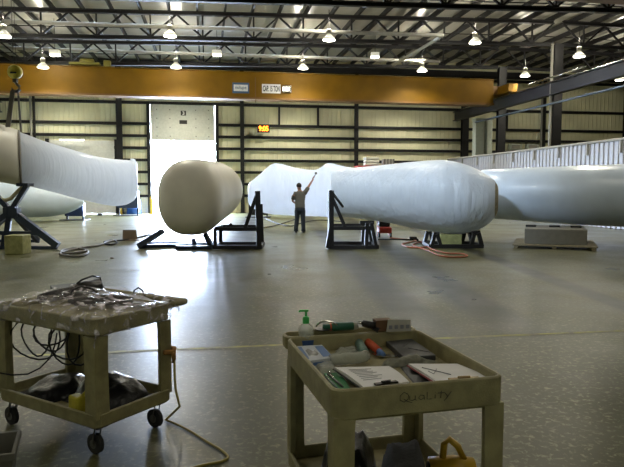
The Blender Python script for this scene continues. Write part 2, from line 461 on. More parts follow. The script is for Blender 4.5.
# ------------------------------------------------------------------ crane runways, bridges
def runway(u, label, v0=5):
    t = thing('crane_runway', W(u,v0,6.3), label, 'crane rail beam')
    MB().ibeam(W(u,v0,6.42), W(u,VB-.25,6.42), .62, .3, .04).build('beam', M['black_steel'], t)
    MB().ubox(u-.04,u+.04,v0,VB-.25,6.73,6.79).build('rail', M['chrome'], t)
    return t
runway(16.65,'black crane runway beam on the columns at the right side')
runway(-12.1,'black crane runway beam at the far left wall')
run('air_pipe', [W(16.3,8,5.62), W(16.3,35.5,5.62)], .055, M['blue_pipe'], 'thin blue pipe running below the right crane runway', 'pipe')
run('light_strip', [W(16.5,24.8,6.93), W(16.5,29.6,6.93)], .05, M['chrome'], 'shiny long rail tube lying above the right runway beam', 'conductor rail')
def crane(v, label, zb=6.28, h=1.4, w=.6):
    t = thing('bridge_crane', W(2,v,zb), label, 'overhead crane')
    MB().ubox(-11.7,16.1,v-w/2,v+w/2,zb+.1,zb+h).build('girder', M['crane_paint'], t)
    MB().ubox(-11.7,16.1,v-w/2-.12,v+w/2+.12,zb,zb+.1).build('bottom_flange', M['crane_dark'], t)
    MB().ubox(-11.7,16.1,v-w/2-.06,v+w/2+.06,zb+h,zb+h+.04).build('top_flange', M['crane_paint'], t)
    for u in (-12.0,16.6):
        e = MB().ubox(u-.25,u+.25,v-1.6,v+1.6,6.86,7.3).build('end_truck', M['crane_paint'], t)
        for dv in (-1.3,1.3):
            MB().lathe([(.14,-.06),(.14,.06)], W(u,v+dv,6.93), W(1,0)-W(0,0)).build('wheel', M['black_steel'], e)
    for a,b in ((-11.7,-12.0),(16.1,16.6)):
        MB().ubox(min(a,b)-.0,max(a,b)+.0,v-.3,v+.3,6.9,7.35).build('bracket', M['crane_dark'], t)
    return t
VC = 33.1
cr = crane(VC, 'orange-brown bridge crane girder with capacity sign spanning the hall')
cr2 = crane(14.0, 'brown bridge crane girder cutting the top right corner of the picture')
vf = VC-.3
ex = W(1,0)-W(0,0)
def on_girder(px, py):      # point on girder front face
    d = ray(px,py); nv = Vector((-SA,CA,0)); t = vf/(d.dot(nv)); return Vector((d.x*t,d.y*t,CAMZ+d.z*t))
def plate(px0,py0,px1,py1,th,name,mt,parent,off=0.0):
    a = on_girder(px0,py1); b = on_girder(px1,py0)
    c = (a+b)/2; w = (Vector((b.x-a.x,b.y-a.y,0))).length; h = b.z-a.z
    c = c - Vector((-SA,CA,0))*(th/2+off)
    return MB().box(c,(w,th,h),A0).build(name, mt, parent), c, w, h
s1,c,w,h = plate(232.5,83,249,93,.02,'maker_sign',M['sign_blue'],cr)
MB().box(c-Vector((-SA,CA,0))*.014,(w*.86,.008,h*.62),A0).build('sign_face', M['white'], s1)
text_mb('nolupe', c-Vector((-SA,CA,0))*.019, ex, (0,0,1), (w*.68,h*.42), .003,.01).build('lettering', M['sign_blue'], s1)
s2,c,w,h = plate(262,84.5,280.5,93,.02,'capacity_sign',M['white'],cr)
text_mb('CAP. 15 TON', c-Vector((-SA,CA,0))*.011, ex, (0,0,1), (w*.9,h*.66), .003,.03).build('lettering', M['black'], s2)
s3,c,w,h = plate(282,86,291,92.5,.1,'girder_light',M['chrome'],cr)
MB().box(c-Vector((-SA,CA,0))*.056+Vector((-.05,0,0)),(w*.7,.01,h*.55),A0).build('lens', M['tube_light'], s3)
MB().box(on_girder(255.5,90)-Vector((-SA,CA,0))*.01,(.05,.02,1.3),A0).build('splice_plate', M['crane_dark'], cr)
# trolley on the girder
a = W(-6.0,VC,7.7)
tr = MB().box(a+Vector((0,0,.18)),(1.5,.5,.14),A0).build('trolley', M['olive_yellow'], cr, bevel=.05)
MB().lathe([(.08,-.35),(.16,-.3),(.16,.3),(.08,.35)], a+Vector((.1,0,.3)), ex).build('hoist_motor', M['olive_yellow'], tr, smooth=True)
MB().box(a+Vector((1.1,0.1,.2)),(.35,.3,.36),A0).build('gearbox', M['olive_yellow'], tr, bevel=.04)
# digital clock
c = W(3.3,VB-.32,5.42)
p = PY(263.5,128.6,39.2)
ck = thing('digital_clock', p-Vector((0,0,.27)), 'black digital wall clock showing 9:05 in glowing orange digits', 'clock')
MB().box(p,(.78,.1,.5),A0).build('housing', M['black'], ck, bevel=.02)
text_mb('9:05', p-Vector((-SA,CA,0))*.055, ex, (0,0,1), (.62,.34), .003,.035).build('digits', M['led'], ck)
MB().bar(p+Vector((SA*-.0,.05,-.0)), W(3.15,VB-.2,5.4)*1, .05).build('bracket', M['black'], ck) if False else MB().box(p+Vector((-SA,CA,0))*.2,(.1,.3,.1),A0).build('bracket', M['black'], ck)
# strip light over left closed door
p = PY(72,140.5,37.4)
sl = thing('strip_light', p, 'slim lit strip light above the closed left door', 'light')
MB().box(p+Vector((0,0,.08)),(1.5,.12,.06),A0).build('housing', M['white'], sl)
MB().box(p+Vector((0,0,.02)),(1.4,.08,.05),A0).build('tube', M['tube_light'], sl)
MB().bar(p+Vector((0,.05,.08)), p+W(0,.3,.08), .04).build('bracket', M['white'], sl)
# ------------------------------------------------------------------ high bay lamps
def light(name, kind, loc, power, col=(1,1,1), size=.2, parent=None):
    l = bpy.data.lights.new(name, kind); l.energy = power; l.color = col
    l.shadow_soft_size = size
    if kind == 'SPOT': l.spot_size = math.radians(152); l.spot_blend = .7
    o = bpy.data.objects.new(name, l); C.objects.link(o); o.location = loc
    return o
WARM = (1,.93,.76)
lab = {}
def lamp(p, label, power=0, top=None, sc=1.0):
    t = thing('high_bay_lamp', p, label, 'lamp', None)
    P = Vector(p)
    MB().lathe([(.23*sc,0),(.235*sc,.02),(.2*sc,.09),(.10*sc,.2),(.07*sc,.24)], P, n=24).build('reflector', M['lamp_refl'], t, smooth=True)
    MB().lathe([(.21*sc,-.02),(.22*sc,-.004)], P, n=24).build('lens', M['lamp_lens'], t)
    MB().lathe([(.08*sc,.24),(.1*sc,.26),(.1*sc,.42),(.06*sc,.45)], P, n=16).build('ballast', M['label'], t, smooth=True)
    MB().tube([P+Vector((0,0,.44)), Vector((P.x,P.y,(top or 9.0)))], .014, 6).build('hanger', M['roof_steel'], t)
    o = light('lamp_and_fill_glow','SPOT', P+Vector((0,0,-.08)), power, WARM, .3)
    o2 = light('lamp_uplight','POINT', P+Vector((0,0,.75)), power*.26, WARM, .08)
    return t
LP = [((4,38),25.6,'leftmost high bay lamp of the nearer row, at the left edge'),((170,37.5),25.6,'lit high bay lamp hanging above the crane, left of the sign, nearer row'),
      ((329,41.5),25.6,'lit high bay lamp in the nearer row directly above the worker'),((475,44.5),25.8,'lit high bay lamp of the nearer row above the right end of the crane'),
      ((43,69),31.0,'lit high bay lamp of the farther row beside the yellow hook block'),((176,69),31.2,'lit high bay lamp of the farther row above the half-open door'),
      ((303,70),31.4,'lit high bay lamp of the farther row just right of the capacity sign'),((422,72.5),31.6,'lit high bay lamp of the farther row, fourth from the left'),
      ((525,77.5),31.8,'lit high bay lamp left of the thick conduit column'),((579,58),28,'lit high bay lamp just right of the thick conduit column'),
      ((620,81.5),34.5,'small lit high bay lamp at the right edge below the runway')]
PW = 850
for (px,py),Y,l in LP:
    v = 25.5 if py < 50 else (31.3 if py > 60 and px < 600 else (26.0 if px < 600 else 31.3))
    lamp(PV(px,py-1.5,v), l, PW, 9.0, sc=1.15)
for (px,py),l in (((55,55),'flat bright lamp between two farther-row lamps on the left'),((217,55),'flat bright lamp above the blue crane sign'),((375,57),'flat tilted lamp above the crane right of centre')):
    p = PV(px,py,29.6)
    t = thing('box_lamp', p, l, 'lamp')
    MB().box(p+Vector((0,0,.12)),(.4,.3,.18)).build('housing', M['lamp_refl'], t)
    MB().box(p,(.36,.28,.08)).build('lens', M['lamp_lens'], t)
    MB().tube([p+Vector((0,0,.2)), Vector((p.x,p.y,9.2))], .012, 6).build('hanger', M['roof_steel'], t)
for i,(u,v) in enumerate(((-8.5,19.3),(-1.5,19.3),(5.5,19.3),(12.5,19.3),(-7,12.5),(0,12.5),(7,12.5),(14,12.5),(-4,6),(4,6),(11,6),(1.5,-3),(-6,0),(7,-1),(26,21),(33,27),(24,33),(-8.5,36.7),(-1.5,36.7),(5.5,36.7),(12.5,36.7))):
    p = W(u,v,7.4)
    light('lamp_and_fill_glow','SPOT', p, PW*(.9 if v>15 else .32 if v>10 else .18), WARM, .2)  # unseen extra warm spots without fixtures, added to brighten hall and foreground
# added cool spots without fixtures, out of view, brightening the blade faces
for p,q,e,ang in ((Vector((-3.5,9.0,8.6)),Vector((1.9,17.6,2.0)),5600,42),(Vector((-6.5,11.5,8.6)),Vector((-4.4,19.5,1.6)),1500,36)):
    o = light('added_blade_fill','SPOT', p, e, (.66,.82,1.0), .5)
    o.data.spot_size = math.radians(ang); o.data.spot_blend = 1.0
    o.rotation_euler = (q-p).to_track_quat('-Z','Y').to_euler()
# ------------------------------------------------------------------ partition wall (white, corrugated)
pt = thing('partition', W(15.7,30,0), 'white corrugated partition with a top rail, behind the right blades', 'partition')
m = MB(); rr = []
v = 16.0; i = 0
while v < 38.3:
    for dv,du in ((0,0),(.12,0),(.15,.04),(.27,.04)):
        rr.append([W(15.7+du, v+dv, .02), W(15.7+du, v+dv, 3.42), W(15.76+du, v+dv, 3.42), W(15.76+du, v+dv, .02)])
    v += .3
m.rings(rr).build('panel', mat('partition_white', (.34,.35,.38), .5), pt)
MB().tube([W(15.7,16,3.47), W(15.7,38.3,3.47)], .06, 10).build('top_rail', M['grey_pipe'], pt)
v = 17.0
while v < 38:
    MB().ubox(15.62,15.69,v-.04,v+.04,2.95,3.42).build('bracket', M['grey_pipe'], pt); v += 2.1
# pale ducts beyond runway
for px,w,l in ((478,.55,'pale grey-green upright duct beside the end of the crane runway'),(487.5,.35,'narrower pale upright duct behind the runway column')):
    p = PY(px,150,38.5); p.z = 0
    t = thing('air_duct', p, l, 'duct')
    MB().box(p+Vector((0,0,2.9)),(w,.5,5.8),A0).build('body', M['duct'], t)
    MB().box(p+Vector((0,0,5.86)),(w+.1,.6,.1),A0).build('cap', M['duct'], t)
for px,l in ((515,'small pale heater unit on the back wall left of thick column'),(532,'second small pale heater unit on the back wall beside the thick column')):
    p = PY(px,147,42.6)
    t = thing('wall_heater', p-Vector((0,0,.2)), l, 'heater')
    MB().box(p,(.9,.35,.4),A0).build('housing', M['duct'], t, bevel=.03)
    MB().box(p-Vector((0,.19,0)),(.6,.02,.25),A0).build('grille', M['grey_pipe'], t)
# storage rack behind the blades
rk = thing('storage_rack', PY(378,165,35.5)*Vector((1,1,0)) if False else Vector((PY(378,165,35.5).x,35.5,0)), 'storage rack behind the long blade holding white bags and a crate', 'rack')
c = ORG[rk.name]; zr = PY(378,166,35.5).z
MB().box(c+Vector((0,0,zr-.04)),(2.6,.9,.08),A0).build('shelf', M['red'], rk)
MB().box(c+Vector((0,0,1.2)),(2.6,.9,.08),A0).build('shelf', M['red'], rk)
for sx in (-1.25,1.25):
    for sy in (-.4,.4):
        MB().box(c+W(sx,sy,zr/2)-Vector((0,0,.02)),(.08,.08,zr-.06),A0).build('upright', M['blue_steel'], rk)
m = None
for i in range(3):
    o = MB().box(c+W(-.42,-.05,zr+.085+i*.165),(.85,.5,.15),A0+.05*i).build('white_bag', M['cage'], bevel=.06)
    tag(o, ['stacked white bag on the rack behind the blade, lowest','stacked white bag on the rack behind the blade, middle','stacked white bag on the rack behind the blade, topmost'][i], 'bag', 'white bags stacked on the rack')
cr_ = thing('metal_crate', c+W(.6,0,zr+.002), 'grey slatted crate beside the white bags on the rack', 'crate')
MB().box(c+W(.6,0,zr+.2),(.62,.5,.38),A0).build('body', M['grey_pipe'], cr_)
m = MB()
for i in range(4): m.box(c+W(.33+.18*i,-.27,zr+.2),(.04,.03,.4),A0)
m.build('slats', M['dark_rubber'], cr_)
# ------------------------------------------------------------------ blades
def spline(tab, n):
    out = []
    N = len(tab)
    for i in range(N-1):
        p0 = tab[max(i-1,0)]; p1 = tab[i]; p2 = tab[i+1]; p3 = tab[min(i+2,N-1)]
        for k in range(n):
            t = k/n
            out.append(tuple(.5*((2*b)+(-a+c)*t+(2*a-5*b+4*c-d)*t*t+(-a+3*b-3*c+d)*t**3) for a,b,c,d in zip(p0,p1,p2,p3)))
    out.append(tab[-1]); return out
def blade_rings(tab, thick=1.0, n=28, sub=5, ripple=0, square=None):
    rs = []
    T = spline(tab, sub)
    cs = [(PY(x,yt,Y)+PY(x,yb,Y))/2 for x,yt,yb,Y in T]
    for i,(x,yt,yb,Y) in enumerate(T):
        a = PY(x,yt,Y); b = PY(x,yb,Y); c = cs[i]; r = max((a.z-b.z)/2,.01)
        d = cs[min(i+1,len(cs)-1)]-cs[max(i-1,0)]; d.z = 0
        d = d.normalized() if d.length > 1e-6 else Vector((1,0,0))
        side = Vector((c.x,c.y,0)).normalized() if square is None else Vector(square)
        ring = []
        for k in range(n):
            an = k*2*PI/n
            rr = 1+ripple*noise.noise(Vector((i*.35,math.cos(an)*1.3,math.sin(an)*1.3)))
            ring.append(c+side*math.cos(an)*r*thick*rr+Vector((0,0,math.sin(an)*r*rr)))
        rs.append(ring)
    return rs
# A : hoisted blade at the left
A = [(-150,92,166,13.2),(-70,108,173,14.2),(0,125,181,15.6),(22,132.6,185,16.2),(54,144,192.5,17.2),(90,154.5,202,18.4),(112,158.8,206,19.2),(124,159.8,205,19.6),(131,160.3,202,19.85),(135.5,161,198,19.95),(137.5,166,191,20.0)]
bA = thing('turbine_blade', PY(60,168,17.4)*Vector((1,1,0))+Vector((0,0,1.2)), 'wrapped white turbine blade hoisted on slings at the left, sloping down to the right', 'turbine blade')
MB().rings(blade_rings(A, ripple=.015)).build('shell', M['wrapped'], bA, smooth=True)
TA = [(-30,115.5,177,15.05),(-10,121.3,179.5,15.4),(10,128.3,182.8,15.85),(19,131.2,184.6,16.12)]
MB().rings(blade_rings([(x,a-1.2,b+1.2,Y) for x,a,b,Y in TA],sub=3)).build('root_sleeve', M['gel_dull'], bA, smooth=True)
MB().rings(blade_rings([(19,129.6,185.6,16.1),(21.2,130.6,186,16.2)],sub=2)).build('strap_band', M['sling'], bA, smooth=True)
m = MB().rings(blade_rings([(130.5,158.5,190,19.8),(135.5,159.5,190,20.0),(136.5,166,188,20.0)],sub=3,thick=.15)).build('wrap_tail', M['wrapped'], bA, smooth=True)
# F : blade on the ground behind A
Fb = [(-30,177.5,218.8,28.9),(0,180,218.5,29),(30,182,217.5,29.2),(50,184.5,216.5,29.4),(66,188,213.5,29.6),(77,193,209,29.7),(84,199,204,29.8)]
bF = MB().rings(blade_rings(Fb)).build('turbine_blade', M['gel'], smooth=True)
tag(bF, 'grey-white turbine blade lying low behind the hoisted left blade', 'turbine blade')
for (x0,x1,yt,yb,Y,l) in ((66,84,203,216,30.6,'dark cradle panel under the pointed end of the low left blade'),(118,138.5,191,208,35.5,'dark panel on legs far behind the wrapped end of the hoisted blade'),(249,268,200,215.5,33.5,'dark cradle panel behind the left end of the white blade near the worker')):
    a = PY(x0,yb,Y); b = PY(x1,yt,Y); t = thing('blade_cradle', Vector(((a.x+b.x)/2,Y,0)), l, 'cradle')
    MB().box(((a.x+b.x)/2,Y,(max(a.z,.12)+b.z)/2),(b.x-a.x,.3,b.z-max(a.z,.12))).build('panel', M['blue_steel'] if x0<130 else M['black_steel'], t)
    for xx in (a.x+.06,b.x-.06):
        MB().bar((xx,Y,b.z-.1),(xx,Y,0.02),.08).build('leg', M['black_steel'], t)
    MB().box(((a.x+b.x)/2,Y,.02),(b.x-a.x+.3,.9,.04)).build('foot_plate', M['black_steel'], t)
# B : bagged root facing the viewer, blade running away behind it
bB = thing('turbine_blade', Vector((-2.9,16.4,.35)), 'blunt bagged root end of a turbine blade facing the viewer before the open door', 'turbine blade')
def ellring(cx, cy, rx, ry, Y, n=36, flat=0, e=2.0, rot=0):
    c = PY(cx,cy,Y); s = Y/F; out = []
    for k in range(n):
        an = k*2*PI/n; ca, sa = math.cos(an), math.sin(an)
        x = abs(ca)**(2/e)*math.copysign(1,ca)*rx*s; z = abs(sa)**(2/e)*math.copysign(1,sa)*ry*s
        out.append(c+Vector((x*math.cos(rot)-z*math.sin(rot),0,x*math.sin(rot)+z*math.cos(rot))))
    return out
R_ = [ellring(188,200,2,3,15.25), ellring(188,200,18,23,15.3,e=2.5), ellring(188,199.5,27.5,34,15.42,e=2.5), ellring(189.5,198.8,31.5,38.4,15.7,e=2.4), ellring(191,198.2,33,39.4,16.0,e=2.3),
      ellring(197,196.2,32.5,37,16.6), ellring(206,192.5,31,32,17.4), ellring(213.5,190.3,30.2,28.2,18.2), ellring(216,190,26.5,26.5,18.8), ellring(216,190,22,23,20), ellring(214,190,14,17,23), ellring(210,190,7,9,29), ellring(209,190,2,3,33)]
m = MB(); m.rings(R_)
for v_ in m.bm.verts:
    q = v_.co; f_ = noise.noise(q*1.1)*.05+noise.noise(q*2.7)*.018
    v_.co = q+Vector((q.x+2.9,0,q.z-1.4)).normalized()*f_
m.build('shell', M['gel_dull'], bB, smooth=True, mods=('sub',))
# C : white blade behind the worker
Cb = [(248,190,200,23.6),(249.5,183,205,23.6),(255,178.5,209.5,23.6),(263,171.5,212.6,23.6),(270,165.5,214,23.6),(276,163.3,214.8,23.6),(284,164.6,215.2,23.7),(296,168,215.8,23.8),(312,170,216.3,24),(319,168.6,216.6,24.1),(326,163.8,216.8,24.2),(333,163.6,217,24.3),(347,167,216,24.5),(380,170,213,25),(440,176,208,26)]
bC = MB().rings(blade_rings(Cb,.75,ripple=.012)).build('turbine_blade', M['wrapped'], smooth=True)
tag(bC, 'bright white turbine blade with a humped edge just behind the worker', 'turbine blade')
# D : long blade centre right
Db = [(331,174,211,19.5),(331.5,170.5,216,19.45),(334,169.8,217,19.4),(350,168,217.6,19.1),(389,164.3,223,18.4),(411,161.8,227.5,18.0),(438,160,232.3,17.6),(452,161.2,234,17.45),(465,164.6,233.6,17.3),(477,169.5,230.6,17.2),(487,175.3,225.6,17.1),(494,180.5,219,17.05),(495,181.5,217.5,17.05)]
bD = thing('turbine_blade', Vector((2.6,18,.4)), 'long bluish-white turbine blade in the centre resting on two black trestles', 'turbine blade')
MB().rings(blade_rings(Db)).build('shell', M['thin_shell'], bD, smooth=True)
MB().rings(blade_rings([(494.5,181.3,217.8,17.05),(497,185,214,17.02),(498.3,190,210,17.0)],sub=3)).build('root_flange', M['wood'], bD, smooth=True)
# E : right blade
Eb = [(480,171,217,19.4),(484,169.5,218,19.3),(499,168.8,219,18.9),(529,167.4,221.3,18.4),(553,166.6,223.2,18.0),(590,165.2,225.3,17.4),(624,164,227,16.9),(680,162,230.5,16.1),(760,160,234,15.2)]
bE = MB().rings(blade_rings(Eb)).build('turbine_blade', M['gel'], smooth=True)
tag(bE, 'grey-white turbine blade at the right resting on a grey foam block', 'turbine blade')
# grey foam block + pallet
pl = thing('pallet', PZ(555,249.5,0)+Vector((.37,1.0,0)), 'flat wooden pallet under the grey foam block', 'pallet')
c = ORG[pl.name]
pr = -.37
def pv_(x,y,z): return c+Matrix.Rotation(pr,3,'Z')@Vector((x,y,z))
for i in range(8): MB().box(pv_(0,-.95+i*.27,.085),(2.08,.22,.03),pr).build('deck_board', M['wood'], pl)
for x in (-.95,0,.95): MB().box(pv_(x,0,.035),(.1,2.1,.07),pr).build('bearer', M['wood'], pl)
gb = MB().box(pv_(.02,.12,.1+.205),(1.55,1.7,.41),pr).build('foam_block', M['grey_foam'], bevel=.02)
tag(gb, 'grey foam block on the wooden pallet under the right blade', 'foam block')
for i,(dx,l) in enumerate(((-.62,'left'),(.0,'middle'),(.55,'right'))):
    o = MB().box(pv_(dx,.2,.51+.025),(.28,.25,.05),pr).build('wedge', M['dark_rubber'], bevel=.01)
    tag(o, l+' one of three small dark wedges between foam block and right blade', 'wedge')
# ------------------------------------------------------------------ stands
def stand(name, base, label, bars, mt, plates=()):
    t = thing(name, base, label, 'stand')
    for nm,p,q,w in bars: MB().bar(p,q,w).build(nm, mt, t)
    return t
def fr(Y0, Y1, lines, w=.1):       # frame: (name, x0,y0,x1,y1) at both depths built as real-size members
    out = []
    dY = Y1-Y0
    for nm,x0,y0,x1,y1,*o in lines:
        p = PY(x0,y0,Y0); q = PY(x1,y1,Y0); ww = o[0] if o else w
        p.z = max(p.z, ww*.55); q.z = max(q.z, ww*.55)
        out.append((nm,p,q,ww))
        if not (len(o) > 1 and o[1] == 'front'):
            out.append((nm,p+Vector((0,dY,0)),q+Vector((0,dY,0)),ww))
    return out
def cross(x, y, Y0, Y1, w=.1, nm='cross_tube'):
    p = PY(x,y,Y0); p.z = max(p.z, w*.55); return (nm,p,p+Vector((0,Y1-Y0,0)),w)
Y = 15.95
B1 = fr(Y,Y+1.1,[('bottom_rail',330,248,377,248),('middle_rail',331,228,373,228),('short_post',367,223,366,247,.09),('short_post',371,223,376,247,.09)])
B1 += [('tall_post',PY(331,190.5,Y),PY(331,248,Y),.13),('brace',PY(332,197,Y),PY(345,227,Y),.09),('brace',PY(331,222,Y),PY(327,248,Y),.08),
       ('tall_post',PY(331,190.5,Y)+Vector((0,1.1,-.3)),PY(331,248,Y)+Vector((0,1.1,0)),.1),('brace',PY(331,191,Y)+Vector((0,.05,0)),PY(345,208,Y)+Vector((0,1.1,0)),.05)]
B1 += [cross(330,248,Y,Y+1.1),cross(377,248,Y,Y+1.1),cross(372,228,Y,Y+1.1),('saddle',PY(360,222.5,Y+.9),PY(374,222.5,Y+.9),.1)]
stand('blade_trestle', PZ(353,249,0)+Vector((0,.5,0)), 'black steel trestle with a tall left post, right of the worker', B1, M['black_steel'])
B2 = fr(Y,Y+1.0,[('bottom_rail',214,248,261,248),('middle_rail',215,229,257,229),('short_post',215,229,215,248)])
B2 += [('tall_post',PY(257.5,191,Y),PY(259,248.5,Y),.13),('brace',PY(256.5,196,Y),PY(245,228,Y),.09),('tall_post',PY(257.5,205,Y)+Vector((0,1,0)),PY(259,248.5,Y)+Vector((0,1,0)),.1),
       cross(214,248,Y,Y+1),cross(260,248,Y,Y+1),cross(216,229,Y,Y+1),('brace',PY(232,224,Y+1),PY(226,229,Y+1),.08)]
stand('blade_trestle', PZ(238,249,0)+Vector((0,.5,0)), 'black steel trestle under the right side of the bagged blade root', B2, M['black_steel'])
Y = 16.1
B3 = [('base_rail',PY(139,248,Y),PY(211,245,Y+.7),.1),('base_rail',PY(139,247,Y),PY(163,231,Y-.3),.13),('leg',PY(193,238.5,Y+.2),PY(195,246,Y+.2),.12),('leg',PY(205,234,Y-.1),PY(211,245.5,Y+.5),.11),
      ('foot_plate',PY(176,249.5,Y-.2),PY(212,248.5,Y-.2),.1),('cross_tube',PY(143,246.5,Y+.9),PY(211,243,Y+.9),.1)]
B3 = [(n_,Vector((p.x,p.y,max(p.z,w_*.5))),Vector((q.x,q.y,max(q.z,w_*.5))),w_) for n_,p,q,w_ in B3]
stand('blade_stand', PZ(175,249,0), 'blue steel low stand with splayed legs under the bagged blade root', B3, M['blue_steel'])
Y = 15.95
B4 = [('arm',PY(27,185.5,Y),PY(13,208,Y),.12),('arm',PY(-6,193,Y),PY(9,209,Y),.12),('leg',PY(14,213,Y),PY(58,248.3,Y),.17),('leg',PY(8,214,Y),PY(-38,248,Y),.15),
      ('hub_plate',PY(5,212,Y),PY(19,212,Y),.24),('hub_plate',PY(12,206,Y),PY(12,218,Y),.22),('leg',PY(10,212,Y),PY(7,233,Y),.13),
      ('rail',PY(-22,233,Y),PY(38,233,Y),.1),('base_rail',PY(-38,248.5,Y),PY(57,248.5,Y),.08),('leg',PY(5,233,Y),PY(2.5,248,Y),.1),
      ('rear_leg',PY(12,212,Y),PY(38,241,Y+1.2),.12),('rear_leg',PY(10,212,Y),PY(-20,241,Y+1.2),.12),('cross_tube',PY(38,241,Y+1.2),PY(-20,241,Y+1.2),.08)]
B4 = [(n_,Vector((p.x,p.y,max(p.z,w_*.5))),Vector((q.x,q.y,max(q.z,w_*.5))),w_) for n_,p,q,w_ in B4]
sA = stand('blade_stand', PZ(12,249,0), 'tall blue steel X-shaped stand with a webbing sling, under the hoisted blade', B4, M['blue_steel'])
MB().tube([PY(x,y,Y) for x,y in ((-6,193),(-1,198.5),(5,200.5),(11,198.5),(17,192),(22,187),(26,186))], .05, 8).build('webbing', M['webbing'], sA)
MB().box(PY(25,184.8,Y),(.3,.35,.08)).build('pad', M['blue_steel'], sA)
Y = 16.15
B5 = fr(Y,Y+1.0,[('bottom_rail',431,247,482,247.5),('post',434.5,234,431.5,246.5,.09),('post',437,234,441,246.5,.09),('post',474,234,471,246.5,.09),('post',478.5,233,482,246.5,.09)])
B5 += [cross(431,247,Y,Y+1),cross(482,247,Y,Y+1),('saddle',PY(433,234.5,Y+.1),PY(439,234.5,Y+.1),.12),('saddle',PY(472,233.5,Y+.1),PY(480,232.5,Y+.1),.12)]
stand('blade_trestle', PZ(456,248,0)+Vector((0,.5,0)), 'low black steel trestle under the right end of the long central blade', B5, M['black_steel'])
def block(px0,px1,pyt,pyb,depth,name,mt,label,cat,bev=.015,dy=0):
    a = PZ(px0,pyb,0); b = PZ(px1,pyb,0); h = PY(px0,pyt,a.y).z
    o = MB().box(((a.x+b.x)/2,a.y+depth/2+dy,h/2),(b.x-a.x,depth,h)).build(name, mt, bevel=bev)
    return tag(o,label,cat)
block(442.5,464,235.5,246.6,.5,'foam_block',M['foam'],'yellow-green foam block between the legs of the low black trestle','foam block',dy=.25)
block(4.5,23,235.5,254.5,.45,'foam_block',M['foam'],'yellow-green foam block under the tall blue stand at the left','foam block')
# red compressor cart
c = PZ(385,237.5,0)
cp = thing('air_compressor', c, 'small red wheeled compressor with dark motor behind the tall-post trestle', 'compressor')
MB().box(c+Vector((0,.2,.24)),(.42,.6,.2)).build('tank', M['red'], cp, bevel=.04)
MB().box(c+Vector((-.02,.2,.48)),(.36,.4,.26)).build('motor', M['black'], cp, bevel=.04)
MB().box(c+Vector((.0,.2,.64)),(.5,.5,.05)).build('cover', M['slate'], cp)
for sx in (-.19,.19):
    MB().lathe([(.09,-.03),(.09,.03)], c+Vector((sx,.05,.09)), (1,0,0)).build('wheel', M['dark_rubber'], cp)
    MB().bar(c+Vector((sx,.45,.2)), c+Vector((sx,.45,.72)), .04).build('frame', M['red'], cp)
    MB().bar(c+Vector((sx,.45,.02)), c+Vector((sx,.45,.2)), .04).build('foot', M['red'], cp)
def ground_path(pts, r, n=5, z=None):
    T = spline([(*p,) for p in pts], n)
    return [PZ(x,y,0)+Vector((0,0,(z or r)+.001)) for x,y in T]
run('air_hose', ground_path([(390,238.5),(400,239.5),(416,241),(409,243),(402,245),(410,248),(424,248),(432,244.5),(420,243),(413,246),(424,250),(430,252),(440,256.5),(455,258),(467,257),(462,254.5),(447,254),(432,250),(426,246)],.02), .02, M['orange_hose'], 'thin red air hose looped on the floor left of the low trestle', 'hose')
run('air_hose', ground_path([(378,240),(390,240),(402,240),(412,240.5),(426,243)],.018), .018, M['cord_black'], 'dark hose from the compressor lying beside the red hose', 'hose')
g = thing('nail_gun', PZ(413,240.5,0), 'small black air tool on the floor by the red hose', 'tool')
MB().box(PZ(413,240.5,0)+Vector((0,0,.07)),(.22,.1,.1)).build('body', M['black'], g, bevel=.02)
MB().bar(PZ(413,240.5,0)+Vector((.05,0,.06)),PZ(413,240.5,0)+Vector((.16,.05,.02)),.05).build('handle', M['black'], g)
g = thing('air_coupler', PZ(426,243.8,0), 'small black air tool beside the left foot of low trestle', 'tool')
MB().box(PZ(426,243.8,0)+Vector((0,0,.06)),(.2,.1,.1)).build('body', M['black'], g, bevel=.02)
MB().bar(PZ(426,243.8,0)+Vector((.05,0,.06)),PZ(426,243.8,0)+Vector((-.14,.05,.02)),.04).build('handle', M['black'], g)
# cables left
run('power_cable', ground_path([(116,241),(108,243),(100,246),(92,247.5),(84,248.5),(76,250),(66,252),(60,255),(66,257),(80,257.5),(88,254),(84,250.5),(72,249.5),(62,251.5),(62,254),(74,254.5),(86,252)],.03), .028, M['sling'], 'grey cable coiled loosely on the floor near the left stand', 'cable')
run('power_cable', ground_path([(104,243),(112,241),(117,243),(112,245.5),(105,244.5),(108,242),(122,241),(135,239),(150,235)],.025), .024, M['cord_black'], 'small dark cable coil left of the wooden chock', 'cable')
run('power_cable', ground_path([(262,217),(275,223),(290,226.5),(262,232)][:3]+[(300,224),(318,220.5),(345,223),(332,228)],.02), .02, M['cord_black'], 'dark cable trailing on the floor behind the worker', 'cable')
run('power_cable', ground_path([(262,228.5),(275,226),(288,222),(296,219.5)],.02), .02, M['cord_black'], 'dark cable left of the worker running towards the black trestle', 'cable')
c = PZ(128,240.5,0)
ch = thing('wheel_chock', c, 'brown L-shaped cardboard chock on the floor left of the blue stand', 'chock')
MB().box(c+Vector((.06,0,.012)),(.48,.32,.02)).build('base_panel', M['card'], ch)
MB().hexa([c+Vector(p) for p in ((-.2,.10,.022),(.24,.14,.022),(.24,.16,.022),(-.2,.12,.022),(-.21,.18,.31),(.19,.22,.31),(.19,.24,.31),(-.21,.2,.31))]).build('upright_panel', M['card'], ch)
g = MB().box(PZ(100,215.6,0)+Vector((0,0,.06)),(.3,.15,.12)).build('cable_reel', M['dark_rubber'], bevel=.03)
tag(g, 'small dark lump on the bright floor below the hoisted blade', 'debris')
g = MB().lathe([(.03,0),(.045,.01),(.03,.03)], PZ(112,258.5,0)).build('bolt_cap', M['brown'], smooth=True)
tag(g, 'tiny brown bit on the floor in front of the coiled cable', 'debris')
